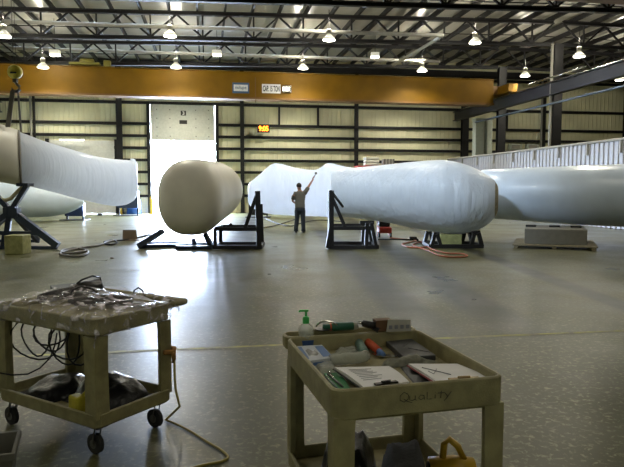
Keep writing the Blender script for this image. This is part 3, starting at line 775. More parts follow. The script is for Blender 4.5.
# drums and bollards at back wall
c = PV(134,213,39.1); c.z = 0
dr = thing('drum', c, 'blue drum by the back wall left of the open door', 'drum')
MB().lathe([(.42,0),(.44,.02),(.42,.3),(.44,.32),(.42,.34),(.42,.6),(.44,.62),(.42,.64),(.42,.86),(.44,.88)], c).build('body', M['blue'], dr, smooth=True)
MB().lathe([(.40,.88),(.40,.89)], c).build('lid', M['blue'], dr)
for px,l in ((120.5,'yellow bollard by the back wall left of the blue drum'),(151.5,'yellow bollard guarding the left side of the open door'),(219,'yellow bollard guarding the right side of the open door')):
    c = PV(px,212,38.7); c.z = 0
    t = thing('bollard', c, l, 'bollard')
    MB().lathe([(.09,0),(.09,1.0),(.06,1.07),(.01,1.09)], c).build('post', M['bollard'], t, smooth=True)
    MB().lathe([(.16,0),(.16,.015)], c).build('base_plate', M['bollard'], t)
# ------------------------------------------------------------------ hook block and slings of hoisted blade
c = PY(15,72,15.8)
hk = thing('hook_block', c-Vector((0,0,.2)), 'round yellow crane hook block above the hoisted left blade', 'hook block')
MB().lathe([(.02,-.09),(.15,-.085),(.175,-.05),(.175,.05),(.15,.085),(.02,.09)], c, (0,1,0), 28).build('sheave_housing', M['yellow_block'], hk, smooth=True)
MB().box(c-Vector((0,.095,.03)),(.16,.01,.04)).build('label_plate', M['black'], hk)
MB().box(c-Vector((0,0,.2)),(.1,.1,.12)).build('swivel', M['black'], hk)
MB().tube([c+Vector(p) for p in ((0,0,-.25),(.03,0,-.3),(.1,0,-.36),(.1,0,-.44),(.02,0,-.5),(-.07,0,-.47),(-.1,0,-.4))], [.035,.035,.04,.045,.045,.035,.02], 10).build('hook', M['black'], hk, smooth=True)
for dx in (-.07,.07): MB().tube([c+Vector((dx*.5,0,.12)), Vector((c.x+dx*.5,c.y,7.2))], .006, 6).build('rope', M['dark_rubber'], hk)
b0_ = c+Vector((0,0,-.47))
pA = PY(12,128.6,15.9)
for nm,q1,q2,w,l in (('lifting_sling',b0_+Vector((-.05,-.05,0)),PY(8,127,15.4),.12,'wide grey lifting sling, left of the pair on the hook block'),('lifting_sling',b0_+Vector((.06,0,0)),PY(21,132,16.15),.05,'thin grey lifting sling, right of the pair on the hook block')):
    tag(MB().bar(q1,q2,w,.02).build(nm, M['sling']), l, 'sling')
t2 = MB().box(Vector((c.x,c.y,7.4)),(.9,.9,.4),A0).build('trolley', M['olive_yellow'], cr2)
MB().bar(Vector((c.x,c.y,7.4)), W(-5,14.0,7.4), .3).build('trolley_beam', M['crane_paint'], cr2)
# black control box hanging by left wall
# ------------------------------------------------------------------ person
def skin_mesh(name, nodes, edges, mt, parent, root=0, sub=2):
    me = bpy.data.meshes.new(name)
    me.from_pydata([Vector(n[0])-ORG[parent.name] for n in nodes], edges, [])
    o = bpy.data.objects.new(name, me); C.objects.link(o)
    md = o.modifiers.new('skin','SKIN')
    sv = me.skin_vertices[0].data if me.skin_vertices else None
    if sv is None:
        bmx = bmesh.new(); bmx.from_mesh(me); lay = bmx.verts.layers.skin.verify(); bmx.to_mesh(me); bmx.free(); sv = me.skin_vertices[0].data
    for i,n in enumerate(nodes):
        r = n[1]; sv[i].radius = (r if isinstance(r,(tuple,list)) else (r,r)); sv[i].use_root = (i == root)
    s = o.modifiers.new('sub','SUBSURF'); s.levels = sub; s.render_levels = sub
    bpy.context.view_layer.update(); dg = bpy.context.evaluated_depsgraph_get()
    me2 = bpy.data.meshes.new_from_object(o.evaluated_get(dg))
    C.objects.unlink(o); bpy.data.objects.remove(o)
    for p in me2.polygons: p.use_smooth = True
    me2.materials.clear(); me2.materials.append(mt)
    o2 = bpy.data.objects.new(name, me2); C.objects.link(o2); o2.parent = parent
    ORG[o2.name] = ORG[parent.name].copy()
    return o2
pc = PZ(300,233,0)+Vector((0,.1,0))
per = thing('person', pc, 'person in grey t-shirt and dark jeans reaching up to the white blade', 'person')
def Q(x,y,z): return pc+Vector((x,y,z))
hip = Q(0,0,.93)
sh_r, el_r, wr_r = Q(.17,.03,1.43), Q(.31,.13,1.66), Q(.45,.24,1.88)
sh_l, el_l, wr_l = Q(-.18,-.02,1.41), Q(-.27,-.01,1.15), Q(-.17,.20,1.05)
HD = Q(-.035,.04,1.655)
nodes = [(hip,.13),(Q(0,.01,1.12),.12),(Q(0,.02,1.30),.135),(Q(-.005,.02,1.42),.085),(Q(-.015,.02,1.52),.055),(HD+Vector((0,0,-.05)),.078),(HD+Vector((0,.01,.035)),.088),
         (sh_r,.062),(el_r,.047),(wr_r,.032),(Q(.475,.26,1.94),.036),
         (sh_l,.062),(el_l,.047),(wr_l,.032),(Q(-.12,.25,1.03),.034),
         (Q(-.09,0,.84),.09),(Q(-.115,.03,.48),.062),(Q(-.145,-.02,.10),.042),
         (Q(.09,0,.84),.09),(Q(.10,.04,.48),.062),(Q(.12,.0,.10),.042),
         (Q(-.16,.12,.045),.034),(Q(.15,.13,.045),.034)]
edges = [(0,1),(1,2),(2,3),(3,4),(4,5),(5,6),(3,7),(7,8),(8,9),(9,10),(3,11),(11,12),(12,13),(13,14),(0,15),(15,16),(16,17),(0,18),(18,19),(19,20),(17,21),(20,22)]
body = skin_mesh('body', nodes, edges, M['skin'], per)
def fingers(hand, d, side, thumb):
    m = MB(); d = d.normalized(); side = side.normalized()
    for k,(off,ln) in enumerate(((-.027,.075),(-.009,.085),(.009,.08),(.027,.062))):
        a = hand+side*off; b = a+d*ln*.5; c_ = b+(d*.7+side.cross(d)*.5)*ln*.5
        m.tube([a,b,c_],[.009,.0085,.007],6)
    a = hand-d*.035+thumb*.03; m.tube([a,a+thumb*.03+d*.02,a+thumb*.035+d*.05],[.011,.010,.008],6)
    return m
hR = Q(.485,.265,1.96); dR = (hR-wr_r)
fingers(hR, dR, Vector((.6,-.7,-.1)), Vector((-.6,.5,.2)).normalized()).build('fingers', M['skin'], body, smooth=True)
hL = Q(-.10,.26,1.025)
fingers(hL, Vector((.5,.6,-.2)), Vector((0,.3,1)), Vector((-.2,-.1,1)).normalized()).build('fingers', M['skin'], body, smooth=True)
def el(cx,cy,z,rx,ry,n=20): return [Q(cx+math.cos(k*2*PI/n)*rx, cy+math.sin(k*2*PI/n)*ry, z) for k in range(n)]
m = MB()
m.rings([el(0,0,.90,.178,.135),el(0,0,.95,.180,.138),el(0,.005,1.05,.170,.132),el(0,.01,1.16,.172,.135),el(0,.02,1.28,.192,.14),el(0,.02,1.38,.20,.13),el(-.005,.02,1.44,.175,.105),el(-.01,.02,1.485,.10,.085),el(-.012,.02,1.50,.068,.065)])
m.tube([Q(.07,.02,1.40),Q(.17,.03,1.425),Q(.225,.065,1.51),Q(.27,.10,1.58),Q(.285,.115,1.605)],[.07,.088,.078,.074,.066],14)
m.tube([Q(-.07,.0,1.40),Q(-.175,-.02,1.405),Q(-.22,-.015,1.30),Q(-.245,-.012,1.20),Q(-.25,-.012,1.185)],[.07,.086,.076,.074,.064],14)
m.build('shirt', M['shirt'], per, smooth=True)
m = MB()
m.rings([el(0,0,.94,.170,.128),el(0,0,.86,.185,.14),el(0,0,.78,.185,.135),el(0,0,.74,.16,.10)])
for sx in (-1,1):
    fx = -.145 if sx < 0 else .12
    m.tube([Q(.085*sx,0,.88),Q(.092*sx,0,.78),Q(.105*sx,.03,.50),Q(fx,-.005,.18),Q(fx,-.015,.055)],[.085,.104,.082,.074,.078],14)
m.build('trousers', M['jeans'], per, smooth=True)
for x,dx in ((-.145,-.02),(.12,.04)):
    m = MB(); m.tube([Q(x-dx*.3,-.09,.045),Q(x-dx*.2,-.07,.05),Q(x,.0,.055),Q(x+dx/2,.10,.045),Q(x+dx,.18,.035),Q(x+dx,.20,.03)],[.02,.045,.05,.046,.036,.015],12); m.build('shoe', M['shoe'], per, smooth=True)
m = MB(); rs = []
hc = HD+Vector((0,-.005,.02))
for i in range(9):
    a = i/8*PI*.62; rs.append([hc+Vector((math.cos(t_)*math.sin(a)*.093, math.sin(t_)*math.sin(a)*.110-.015*math.sin(a), math.cos(a)*.108+.005)) for t_ in [k*2*PI/16 for k in range(16)]])
m.rings(rs).build('hair', M['hair'], per, smooth=True)
fd = Vector((.45,.85,.2)).normalized(); fs = fd.cross(Vector((0,0,1))).normalized()
MB().lathe([(.018,0),(.014,.02),(.005,.035)], HD+fd*.088, fd, 8).build('nose', M['skin'], body, smooth=True)
m = MB(); [m.lathe([(.008,0),(.006,.008)], HD+Vector((0,0,.025))+fd*.086+fs*s_*.03, fd, 8) for s_ in (-1,1)]; m.build('eyes', M['hair'], body)
m = MB(); m.box(HD+Vector((0,0,-.04))+fd*.085,(.04,.01,.008), -math.atan2(.45,.85)); m.build('mouth', M['red'], body)
for s_ in (-1,1):
    MB().lathe([(.02,-.008),(.028,0),(.018,.01)], HD+fs*s_*.083, fs*s_, 10).build('ear', M['skin'], body, smooth=True)
br = thing('hand_tool', Q(.50,.28,1.98), 'slim dark scraper held up by the worker against the blade', 'tool')
MB().tube([Q(.46,.27,1.93),Q(.55,.33,2.08)], .014, 8).build('handle', M['black'], br)
MB().box(Q(.57,.345,2.13),(.08,.03,.08),.5).build('blade', M['cart_dark'], br)
# ------------------------------------------------------------------ service carts
def cart(name, o, ang, wid, length, ztop, zsh, label, handle):
    o = Vector((o[0],o[1],0)); a = math.radians(ang)
    S = Vector((math.cos(a),math.sin(a),0)); T = Vector((-math.sin(a),math.cos(a),0))
    L = lambda s,t,z: o+S*s+T*t+Vector((0,0,z))
    ctr = L(wid/2,length/2,0)
    t = thing(name, ctr, label, 'cart')
    def rrect(s0,s1,t0,t1,r,z,n=5):
        pts = []
        for (cs,ct,a0) in ((s1-r,t1-r,0),(s0+r,t1-r,PI/2),(s0+r,t0+r,PI),(s1-r,t0+r,PI*1.5)):
            for k in range(n+1):
                an = a0+k*PI/2/n; pts.append(L(cs+math.cos(an)*r, ct+math.sin(an)*r, z))
        return pts
    def tray(nm, s0,s1,t0,t1, z1, h, deep, wall=.018):
        m = MB(); z0 = z1-h
        R = [rrect(s0+.008,s1-.008,t0+.008,t1-.008,.045,z0), rrect(s0,s1,t0,t1,.05,z0+.01), rrect(s0,s1,t0,t1,.05,z1-.006), rrect(s0+.006,s1-.006,t0+.006,t1-.006,.046,z1),
             rrect(s0+wall-.004,s1-wall+.004,t0+wall-.004,t1-wall+.004,.038,z1), rrect(s0+wall,s1-wall,t0+wall,t1-wall,.036,z1-.008), rrect(s0+wall+.008,s1-wall-.008,t0+wall+.008,t1-wall-.008,.03,z1-deep)]
        m.rings(R)
        return m.build(nm, M['cart'], t, smooth=False)
    s0,s1,t0,t1 = 0,wid,0,length
    if handle == 'back':
        tray('top_tray', s0,s1,t0,length-.13,ztop,.125,.075)
        led = tray('tool_holder', s0,s1,length-.135,length,ztop,.07,.045)
    else:
        tray('top_tray', s0,s1,t0,t1,ztop,.105,.05)
        MB().tube([L(wid-.02,.03,ztop-.02),L(wid+handle,.04,ztop-.02),L(wid+handle,length-.04,ztop-.02),L(wid-.02,length-.03,ztop-.02)], .022, 10).build('push_handle', M['cart'], t, smooth=True)
    tray('lower_tray', s0,s1,t0,t1 if handle!='back' else length-.13,zsh,.085,.06)
    tl = t1-.13 if handle == 'back' else t1
    for (s,tt,ds,dt) in ((s0,t0,1,1),(s1,t0,-1,1),(s0,tl,1,-1),(s1,tl,-1,-1)):
        m = MB(); zz0 = zsh-.03; zz1 = ztop-.11
        w1,w2 = (.10,.10) if handle == 'back' else (.115,.115)
        def lp(sc):
            return [L(s+ds*.004,tt+dt*.004,0),L(s+ds*w1*sc,tt+dt*.004,0),L(s+ds*w1*sc,tt+dt*.03,0),L(s+ds*.03,tt+dt*.03,0),L(s+ds*.03,tt+dt*w2*sc,0),L(s+ds*.004,tt+dt*w2*sc,0)]
        m.rings([[p+Vector((0,0,z)) for p in lp(sc)] for z,sc in ((zz0,.92),(zz0+.08,.88),((zz0+zz1)/2,.86),(zz1-.05,.88),(zz1,.92))])
        lg = m.build('leg', M['cart'], t)
        # caster
        c = L(s+ds*.07,tt+dt*.07,0)
        zb = zsh-.085
        R = .062 if handle != 'back' else .06
        cs = MB(); cs.box(c+Vector((0,0,zb-.008)),(.08,.08,.014),a)
        for sg in (-1,1): cs.bar(c+S*sg*.024+Vector((0,0,zb-.01)), c+S*sg*.024+T*.03+Vector((0,0,R)), .006,.04)
        co = cs.build('caster', M['cart_dark'], t)
        MB().lathe([(R*.5,-.018),(R,-.014),(R,.014),(R*.5,.018)], c+T*.03+Vector((0,0,R)), S, 24).build('wheel', M['dark_rubber'], co)
        MB().lathe([(R*.45,-.021),(R*.45,.021)], c+T*.03+Vector((0,0,R)), S, 16).build('hub', M['cart_dark'], co)
    return t, L, S, T
RC, RL, RS, RT = cart('service_cart', (.08,2.24), 14.5, .73, .98, .84, .27, 'olive-grey plastic service cart at right marked Quality, loaded with clipboards', 'back')
LC, LL, LS, LT = cart('service_cart', (-1.26,3.47), 58, .62, 1.0, .84, .27, 'olive-grey plastic service cart at left with tools under clear plastic film', .17)
# handwriting on the front of the right cart
def stroke(pts, u0, z0, h, w):
    out = []
    for x,y in pts: out.append(RL(u0+x*w, -.0015, z0+y*h))
    return out
m = MB()
fw, fh = .30/7.2, .032
strokes = [
 (0,[(.85,.85),(.5,1.15),(.1,.7),(.1,.2),(.5,-.1),(.9,.2),(.95,.7),(.8,.95)]),(0,[(.5,.25),(.85,-.05),(1.3,-.25)]),
 (1.1,[(.1,.6),(.1,.1),(.4,0),(.65,.2),(.65,.6),(.65,.05),(.8,0)]),
 (2.1,[(.65,.5),(.3,.6),(.1,.25),(.35,0),(.65,.2),(.65,.55),(.7,0)]),
 (3.1,[(.1,.9),(.1,0),(.55,0)]),(3.8,[(.3,.5),(.3,0)]),(3.8,[(.3,.72),(.32,.76)]),
 (4.4,[(.4,.9),(.35,.0)]),(4.4,[(.05,.65),(.75,.65)]),(5.2,[(.1,.6),(.35,.15)]),(5.2,[(.75,.7),(.3,0),(.0,-.4)])]
for u0,pp in strokes: m.tube(stroke(pp, .265+u0*fw*.88, .775, fh, fw), .0014, 4)
RCtray = [o for o in C.objects if o.parent == RC and o.name.startswith('top_tray')][0]
m.build('handwriting', M['black'], RCtray)
# ---- items on the right cart
zf = .767               # tray floor
def on(px,py,z): return PZ(px,py,z)
def slab(corners, z, th, name, mt, parent=None, bevel=0, curl=0):
    pts = [PZ(x,y,z+th) for x,y in corners]
    m = MB(); m.hexa([p-Vector((0,0,th)) for p in pts]+pts)
    return m.build(name, mt, parent, bevel=bevel)
c = on(306,349,zf)
tp = MB(); tp.lathe([(.035,0),(.052,0),(.052,.055),(.035,.055),(.035,0)], c, n=28, cap=False)
tag(tp.build('tape_roll', M['tape_blue'], smooth=False), 'roll of blue tape under the sanitizer bottle in the right cart', 'tape')
c = c+Vector((0,0,.056))
MB().lathe([(.036,-.002),(.036,0)], c-Vector((0,0,.0)), n=20) 
sb = thing('sanitizer_bottle', c, 'clear hand sanitizer bottle with green pump standing on the blue tape roll', 'bottle')
MB().lathe([(.036,.001),(.040,.006),(.041,.05),(.036,.066),(.018,.078),(.014,.084)], c, n=24).build('bottle_body', M['clear'], sb, smooth=True)
pm = MB(); pm.lathe([(.017,.080),(.018,.082),(.018,.108),(.013,.116),(.006,.118),(.006,.142)], c, n=16)
pm.box(c+Vector((-.01,0,.146)),(.045,.014,.010)); pm.bar(c+Vector((-.03,0,.146)),c+Vector((-.036,0,.139)),.008)
pm.build('pump', M['green'], sb)
# glove box
tpz = .806
pts = [on(x,y,tpz) for x,y in ((306,361),(334,357.5),(322,344.5),(296.5,346))]
gbx = thing('glove_box', Vector((sum(p.x for p in pts)/4,sum(p.y for p in pts)/4,zf)), 'blue and white tissue box with dark opening in the right cart', 'box')
MB().hexa([Vector((p.x,p.y,zf+.002)) for p in pts]+pts).build('carton', M['box_white'], gbx, bevel=.003)
cc = ORG[gbx.name]; up_ = Vector((0,0,tpz+.0008))
def inq(a_,b_): return pts[0].lerp(pts[1],a_).lerp(pts[3].lerp(pts[2],a_),b_)
MB().rings([[inq(a_,b_)+Vector((0,0,.0006)) for a_,b_ in ((.22,.3),(.5,.25),(.6,.35),(.55,.6),(.45,.55),(.35,.75),(.22,.65))],[inq(a_,b_)+Vector((0,0,.0012)) for a_,b_ in ((.22,.3),(.5,.25),(.6,.35),(.55,.6),(.45,.55),(.35,.75),(.22,.65))]]).build('opening', M['black'], gbx)
for a_,b_,a2,b2 in ((.66,.12,.97,.88),(.02,.1,.16,.9)):
    q = [inq(a_,b_),inq(a2,b_),inq(a2,b2),inq(a_,b2)]
    MB().hexa([p+Vector((0,0,.0003)) for p in q]+[p+Vector((0,0,.001)) for p in q]).build('printed_panel', M['box_blue'], gbx)
q0,q1 = pts[0],pts[1]; q = [q0.lerp(q1,.25),q0.lerp(q1,.75)]; nn = (q1-q0).cross(Vector((0,0,1))).normalized()*.001
if nn.y > 0: nn = -nn
MB().hexa([Vector((p.x,p.y,z))+n_ for z in (zf+.012,tpz-.012) for p,n_ in ((q[0],Vector()),(q[1],Vector()),(q[1],nn),(q[0],nn))]).build('printed_panel', M['box_blue'], gbx)
# wrapped roll and plastic bag
a = on(330,366,zf)+Vector((0,0,.03)); b = on(367,363,zf)+Vector((0,0,.03))
wr = thing('plastic_roll', (a+b)/2-Vector((0,0,.03)), 'roll of cloudy clear plastic lying across the right cart', 'roll')
MB().tube([a.lerp(b,k/8)+Vector((0,0,.002*math.sin(k*2))) for k in range(9)], [.024,.028,.027,.029,.028,.027,.028,.027,.022], 16).build('film', M['wrap'], wr, smooth=True)
MB().tube([b,b+(b-a).normalized()*.012], .014, 12).build('core', M['label'], wr)
def crumple(name, corners, z, h, mt, label, cat, parent=None, n=12, seed=0, amp=.012):
    P_ = [PZ(x,y,z) for x,y in corners]; rs = []
    for i in range(n+1):
        row = []
        for j in range(n+1):
            a_,b_ = i/n,j/n; p = P_[0].lerp(P_[1],a_).lerp(P_[3].lerp(P_[2],a_),b_)
            e = min(1,min(a_,1-a_,b_,1-b_)*4); q = p.copy()
            q.z += h*math.sin(e*PI/2)+amp*e*noise.noise(p*28+Vector((seed,0,0)))
            row.append(q)
        rs.append(row)
    m = MB(); m.rings(rs, cap=False, closed=False)
    ed = [e for e in m.bm.edges if e.is_boundary]
    r_ = bmesh.ops.extrude_edge_only(m.bm, edges=ed)
    for v_ in r_['geom']:
        if isinstance(v_, bmesh.types.BMVert): v_.co.z = z+.0005
    bmesh.ops.contextual_create(m.bm, geom=[e for e in m.bm.edges if e.is_boundary])
    o = m.build(name, mt, parent, smooth=True)
    if parent is None: tag(o,label,cat)
    return o
crumple('plastic_bag', ((318,376),(340,374),(334,366),(313,364)), zf, .03, M['wrap'], 'crumpled clear plastic bag between the tissue box and left clipboard', 'bag', seed=3)
crumple('plastic_bag', ((334,356),(361,355),(358,349),(336,350)), zf, .022, M['wrap'], 'flat cloudy plastic bag behind the plastic roll', 'bag', seed=5)
# teal tube and orange handled tool
a = on(365,359,zf)+Vector((0,0,.024)); b = on(358,345,zf)+Vector((0,0,.024))
tt = thing('caulk_tube', (a+b)/2-Vector((0,0,.024)), 'mottled teal cylinder lying in the right cart beside the orange handle', 'tube')
MB().tube([a,a.lerp(b,.1),b], [.020,.023,.023], 16).build('barrel', M['teal'], tt, smooth=True)
MB().tube([a+(a-b).normalized()*.018,a], [.021,.021], 16).build('collar', M['label'], tt)
a = on(367,346,zf)+Vector((0,0,.025)); b = on(379,355,zf)+Vector((0,0,.02)); e = on(388,361,zf)+Vector((0,0,.012))
ot = thing('trowel', a.lerp(b,.5)-Vector((0,0,.022)), 'hand tool with a bright orange handle in the right cart', 'hand tool')
MB().tube([a,a.lerp(b,.08),a.lerp(b,.5),b], [.014,.021,.021,.018], 16).build('handle', M['orange'], ot, smooth=True)
MB().tube([b,b.lerp(e,.5)], [.015,.013], 12).build('ferrule', M['box_blue'], ot, smooth=True)
q = b.lerp(e,.4)
MB().rings([[q+Vector((-.05,.03,-.008)),q+Vector((.0,.02,-.008)),q+Vector((.10,.0,-.008)),q+Vector((.05,-.03,-.008)),q+Vector((-.03,-.01,-.008))],[q+Vector((-.05,.03,-.005)),q+Vector((.0,.02,-.005)),q+Vector((.10,.0,-.005)),q+Vector((.05,-.03,-.005)),q+Vector((-.03,-.01,-.005))]]).build('plate', M['chrome'], ot)
# black folder
fo = slab(((404,357),(436,355),(412,338.5),(386,341)), zf+.002, .028, 'binder', M['slate'], bevel=.004)
tag(fo, 'dark slate zipped case lying at the back of the right cart', 'case')
m = MB(); m.bar(PZ(404,346,zf+.031),PZ(412,339.5,zf+.031),.003); m.bar(PZ(408,348,zf+.031),PZ(430,352,zf+.031),.003); m.build('zipper', M['black'], fo)
crumple('work_gloves', ((380,369),(412,366),(440,362),(384,361)), zf, .028, M['glove'], 'crumpled grey-green work gloves in the middle of the right cart', 'gloves', seed=8, amp=.03)
# green clipboard with pens
g1 = slab(((336,393.5),(352,391),(338,369),(322.5,371)), zf+.001, .006, 'clipboard', M['green_board'])
tag(g1, 'bright green clipboard partly under papers at front left of right cart', 'clipboard')
for i,((x0,y0),(x1,y1),mt,l) in enumerate((((328,374),(343,387),'slate','dark pen lying on the green clipboard, nearer the papers'),((326,377),(338,388.5),'teal','teal pen lying on the green clipboard, nearer the cart edge'),((329,372),(333,378),'chrome','short silver clip pen at the top of green clipboard'))):
    a = PZ(x0,y0,zf+.013); b = PZ(x1,y1,zf+.013)
    o = thing('pen', a.lerp(b,.5), l, 'pen')
    MB().tube([a,a.lerp(b,.85),b],[.005,.005,.0035],10).build('barrel', M[mt], o, smooth=True)
    MB().bar(a+Vector((0,0,.006)), a.lerp(b,.4)+Vector((0,0,.006)), .002).build('clip', M['chrome'], o)
# clipboards with papers
def clipb(corners, z, board, clipm, cl, label, nlines, text):
    pts = [PZ(x,y,z+.012) for x,y in corners]
    ctr = sum(pts,Vector())/4
    t = thing('clipboard', Vector((ctr.x,ctr.y,z)), label, 'clipboard')
    big = [ctr+(p-ctr)*1.05 for p in pts]
    MB().hexa([p-Vector((0,0,.011)) for p in big]+[p-Vector((0,0,.007)) for p in big]).build('board', board, t)
    rs = []                          # paper stack with curling far edge
    n = 10
    for i in range(n+1):
        a_ = i/n
        l_ = pts[0].lerp(pts[3],a_); r_ = pts[1].lerp(pts[2],a_)
        dz = .006*math.sin(a_*PI)*(1 if text else .4)
        rs.append([l_+Vector((0,0,-.0065)),l_+Vector((0,0,dz+.002)),l_.lerp(r_,.5)+Vector((0,0,dz)),r_+Vector((0,0,dz)),r_+Vector((0,0,-.0065))])
    MB().rings(rs).build('papers', M['paper'], t)
    m = MB()
    def q(a_,b_):
        return pts[0].lerp(pts[1],a_).lerp(pts[3].lerp(pts[2],a_),b_)+Vector((0,0,.006*math.sin(b_*PI)*(1 if text else .4)+.0028))
    if text:
        for k in range(nlines):
            b_ = .25+.6*k/nlines; m.bar(q(.15,b_), q(.15+.5*random.uniform(.6,1.1),b_), .0015)
    else:
        m.bar(q(.12,.72),q(.42,.28),.003); m.bar(q(.35,.62),q(.14,.35),.002); m.bar(q(.14,.35),q(.12,.5),.002)
    m.build('writing', M['ink'], t)
    a = PZ(*cl[0],z+.018); b = PZ(*cl[1],z+.018)
    cm = MB(); cm.bar(a,b,.022,.007); cm.tube([a.lerp(b,.3)+Vector((0,0,.006)),a.lerp(b,.7)+Vector((0,0,.006))],.006,8)
    cm.build('clip', clipm, t)
    return t
clipb(((364,388),(409,381.5),(389,366),(334.5,367.5)), zf+.022, M['slate'], M['black'], ((375,384.5),(397,381.5)), 'clipboard with printed white sheets at the front of right cart, left one', 8, True)
clipb(((437,382),(492,378.5),(457,363.5),(408.5,364)), zf+.022, M['pinkred'], M['brass'], ((449,379.5),(479,377.8)), 'clipboard with white paper and brass clip at front right corner of the right cart', 3, False)
st = crumple('tool_pouch', ((417,388),(436,383),(416,366),(400,367)), zf, .012, M['slate'], 'dark strap pouch between the two clipboards', 'pouch', seed=12)
# support pad under the papers so that they rest
# back ledge items
zl = .842
a = PZ(323,331.5,zl)+Vector((0,0,.022)); b = PZ(353,330,zl)+Vector((0,0,.022))
gr = thing('angle_grinder', a.lerp(b,.5)-Vector((0,0,.022)), 'dark green power grinder lying on the back ledge of the right cart', 'power tool')
MB().tube([a,a.lerp(b,.3),a.lerp(b,.35),b],[.016,.018,.023,.022],14).build('motor_body', M['dark_green'], gr, smooth=True)
MB().tube([b,b+(b-a).normalized()*.025],[.022,.018],14).build('end_label', M['label'], gr)
MB().tube([a.lerp(b,.22),a.lerp(b,.26)],[.021,.021],14).build('collar', M['orange'], gr)
m = MB(); rr_ = [a+Vector((.02-.055*math.cos(k*PI/8),0,.004+.03*math.sin(k*PI/8))) for k in range(9)]
m.tube(rr_, .006, 6); m.build('wheel_guard', M['chrome'], gr)
MB().lathe([(.012,-.02),(.045,-.016),(.045,-.012),(.012,-.01)], a+Vector((.0,0,.006)), (0,0,1), 20).build('disc', M['black'], gr)
c = PZ(369,331.5,zl)
dg_ = thing('drill', c, 'small black air drill on the back ledge beside the green grinder', 'power tool')
MB().tube([c+Vector((-.035,0,.045)),c+Vector((.03,0,.03))],[.018,.022],12).build('motor_body', M['black'], dg_, smooth=True)
MB().tube([c+Vector((-.035,0,.045)),c+Vector((-.06,0,.05))],[.01,.006],10).build('chuck', M['chrome'], dg_, smooth=True)
MB().bar(c+Vector((.01,0,.03)),c+Vector((.05,-.01,.008)),.022).build('grip', M['black'], dg_)
c = PZ(394,331,zl)
bx = thing('parts_box', c, 'brown box with a pale printed card on the back ledge of the right cart', 'box')
MB().box(c+Vector((-.06,.02,.03)),(.09,.06,.058),math.radians(12)).build('box_body', M['brown'], bx)
MB().hexa([c+Vector(p) for p in ((-.045,-.032,.002),(.09,-.006,.002),(.09,-.002,.002),(-.045,-.028,.002),(-.035,-.022,.066),(.088,.002,.060),(.088,.006,.060),(-.035,-.018,.066))]).build('card', M['label'], bx)
m = MB()
for k in range(4): m.box(c+Vector((-.022+k*.031,-.0265+k*.0062,.026)),(.018,.003,.02),math.radians(11))
m.build('pictures', M['ink'], bx)
# lower shelf items, right cart
zs = .215
crumple('tool_bag', ((318,520),(372,520),(378,468),(320,470)), zs, .24, M['bag'], 'black nylon tool bag on the lower shelf of the right cart, left side', 'bag', seed=21, amp=.05)
crumple('tool_bag', ((376,540),(440,530),(424,468),(380,470)), zs, .20, M['grey_bag'], 'charcoal grey cloth bag on the lower shelf of right cart', 'bag', seed=25, amp=.02)
c = PZ(453,486,zs)
yl = thing('work_lamp', c, 'yellow portable tool with carry handle on the lower shelf of right cart', 'power tool')
MB().tube([c+Vector((-.11,0,.075)),c+Vector((.0,0,.08)),c+Vector((.09,.01,.07))],[.06,.065,.06],18).build('housing', M['yellow'], yl, smooth=True)
MB().tube([c+Vector((-.12,0,.075)),c+Vector((-.11,0,.075))],[.042,.042],18).build('lens_ring', M['black'], yl)
MB().tube([c+Vector(p) for p in ((-.05,0,.13),(-.045,0,.20),(-.02,.0,.225),(.02,0,.19),(.05,0,.125))],.016,10).build('carry_handle', M['yellow'], yl, smooth=True)
MB().box(c+Vector((0,0,.016)),(.16,.08,.03)).build('foot', M['black'], yl)
# ---- items on left cart
zf2 = .792
def grinder(px0,py0,px1,py1,label,r=.05):
    a = PZ(px0,py0,zf2)+Vector((0,0,r)); b = PZ(px1,py1,zf2)+Vector((0,0,r*1.4))
    t = thing('angle_grinder', a.lerp(b,.5)-Vector((0,0,r*1.1)), label, 'power tool')
    MB().tube([a,a.lerp(b,.15),a.lerp(b,.6),a.lerp(b,.65),b],[r*.6,r*.75,r*.8,r*1.1,r*1.15],14).build('motor_body', M['black'], t, smooth=True)
    MB().lathe([(.012,-.02),(.05,-.018),(.05,-.012),(.012,-.008)], b+Vector((0,0,-.0)), (.2,-.3,1), 22).build('disc', M['slate'], t)
    d = (b-a).normalized(); s = d.cross(Vector((0,0,1)))
    MB().tube([a.lerp(b,.62)+Vector((0,0,r)),a.lerp(b,.7)+Vector((0,0,.07)),a.lerp(b,.9)+Vector((0,0,.085)),a.lerp(b,1.05)+Vector((0,0,.06)),b+Vector((0,0,r*.6))+d*.03],.007,8).build('loop_handle', M['black'], t, smooth=True)
    return t
grinder(40,306,98,295,'black angle grinder with loop handle under the film, back of the left cart')
grinder(133,307,76,308,'dark grinder nearer the viewer lying under the film on left cart',.045)
sb2 = slab(((54,292),(98,290),(84,282),(50,285)), zf2, .035, 'battery_case', M['slate'], bevel=.006)
tag(sb2, 'dark flat case behind the grinders on the left cart', 'case')
pp = slab(((104,303),(160,303),(122,287),(66,284)), zf2+.03, .003, 'paper_sheet', M['box_white'])
tag(pp, 'large bluish white sheet lying under the tools on the left cart', 'paper')
# plug with cord
a = PZ(133,300,.80)+Vector((0,0,.02))
run('plug_cord', [a+Vector(p) for p in ((0,0,.0),(.01,0,.05),(.04,.0,.07),(.07,0,.05),(.09,-.01,.01))], .006, M['cord_black'], 'short looped black plug cord standing up near the left cart handle', 'cord')
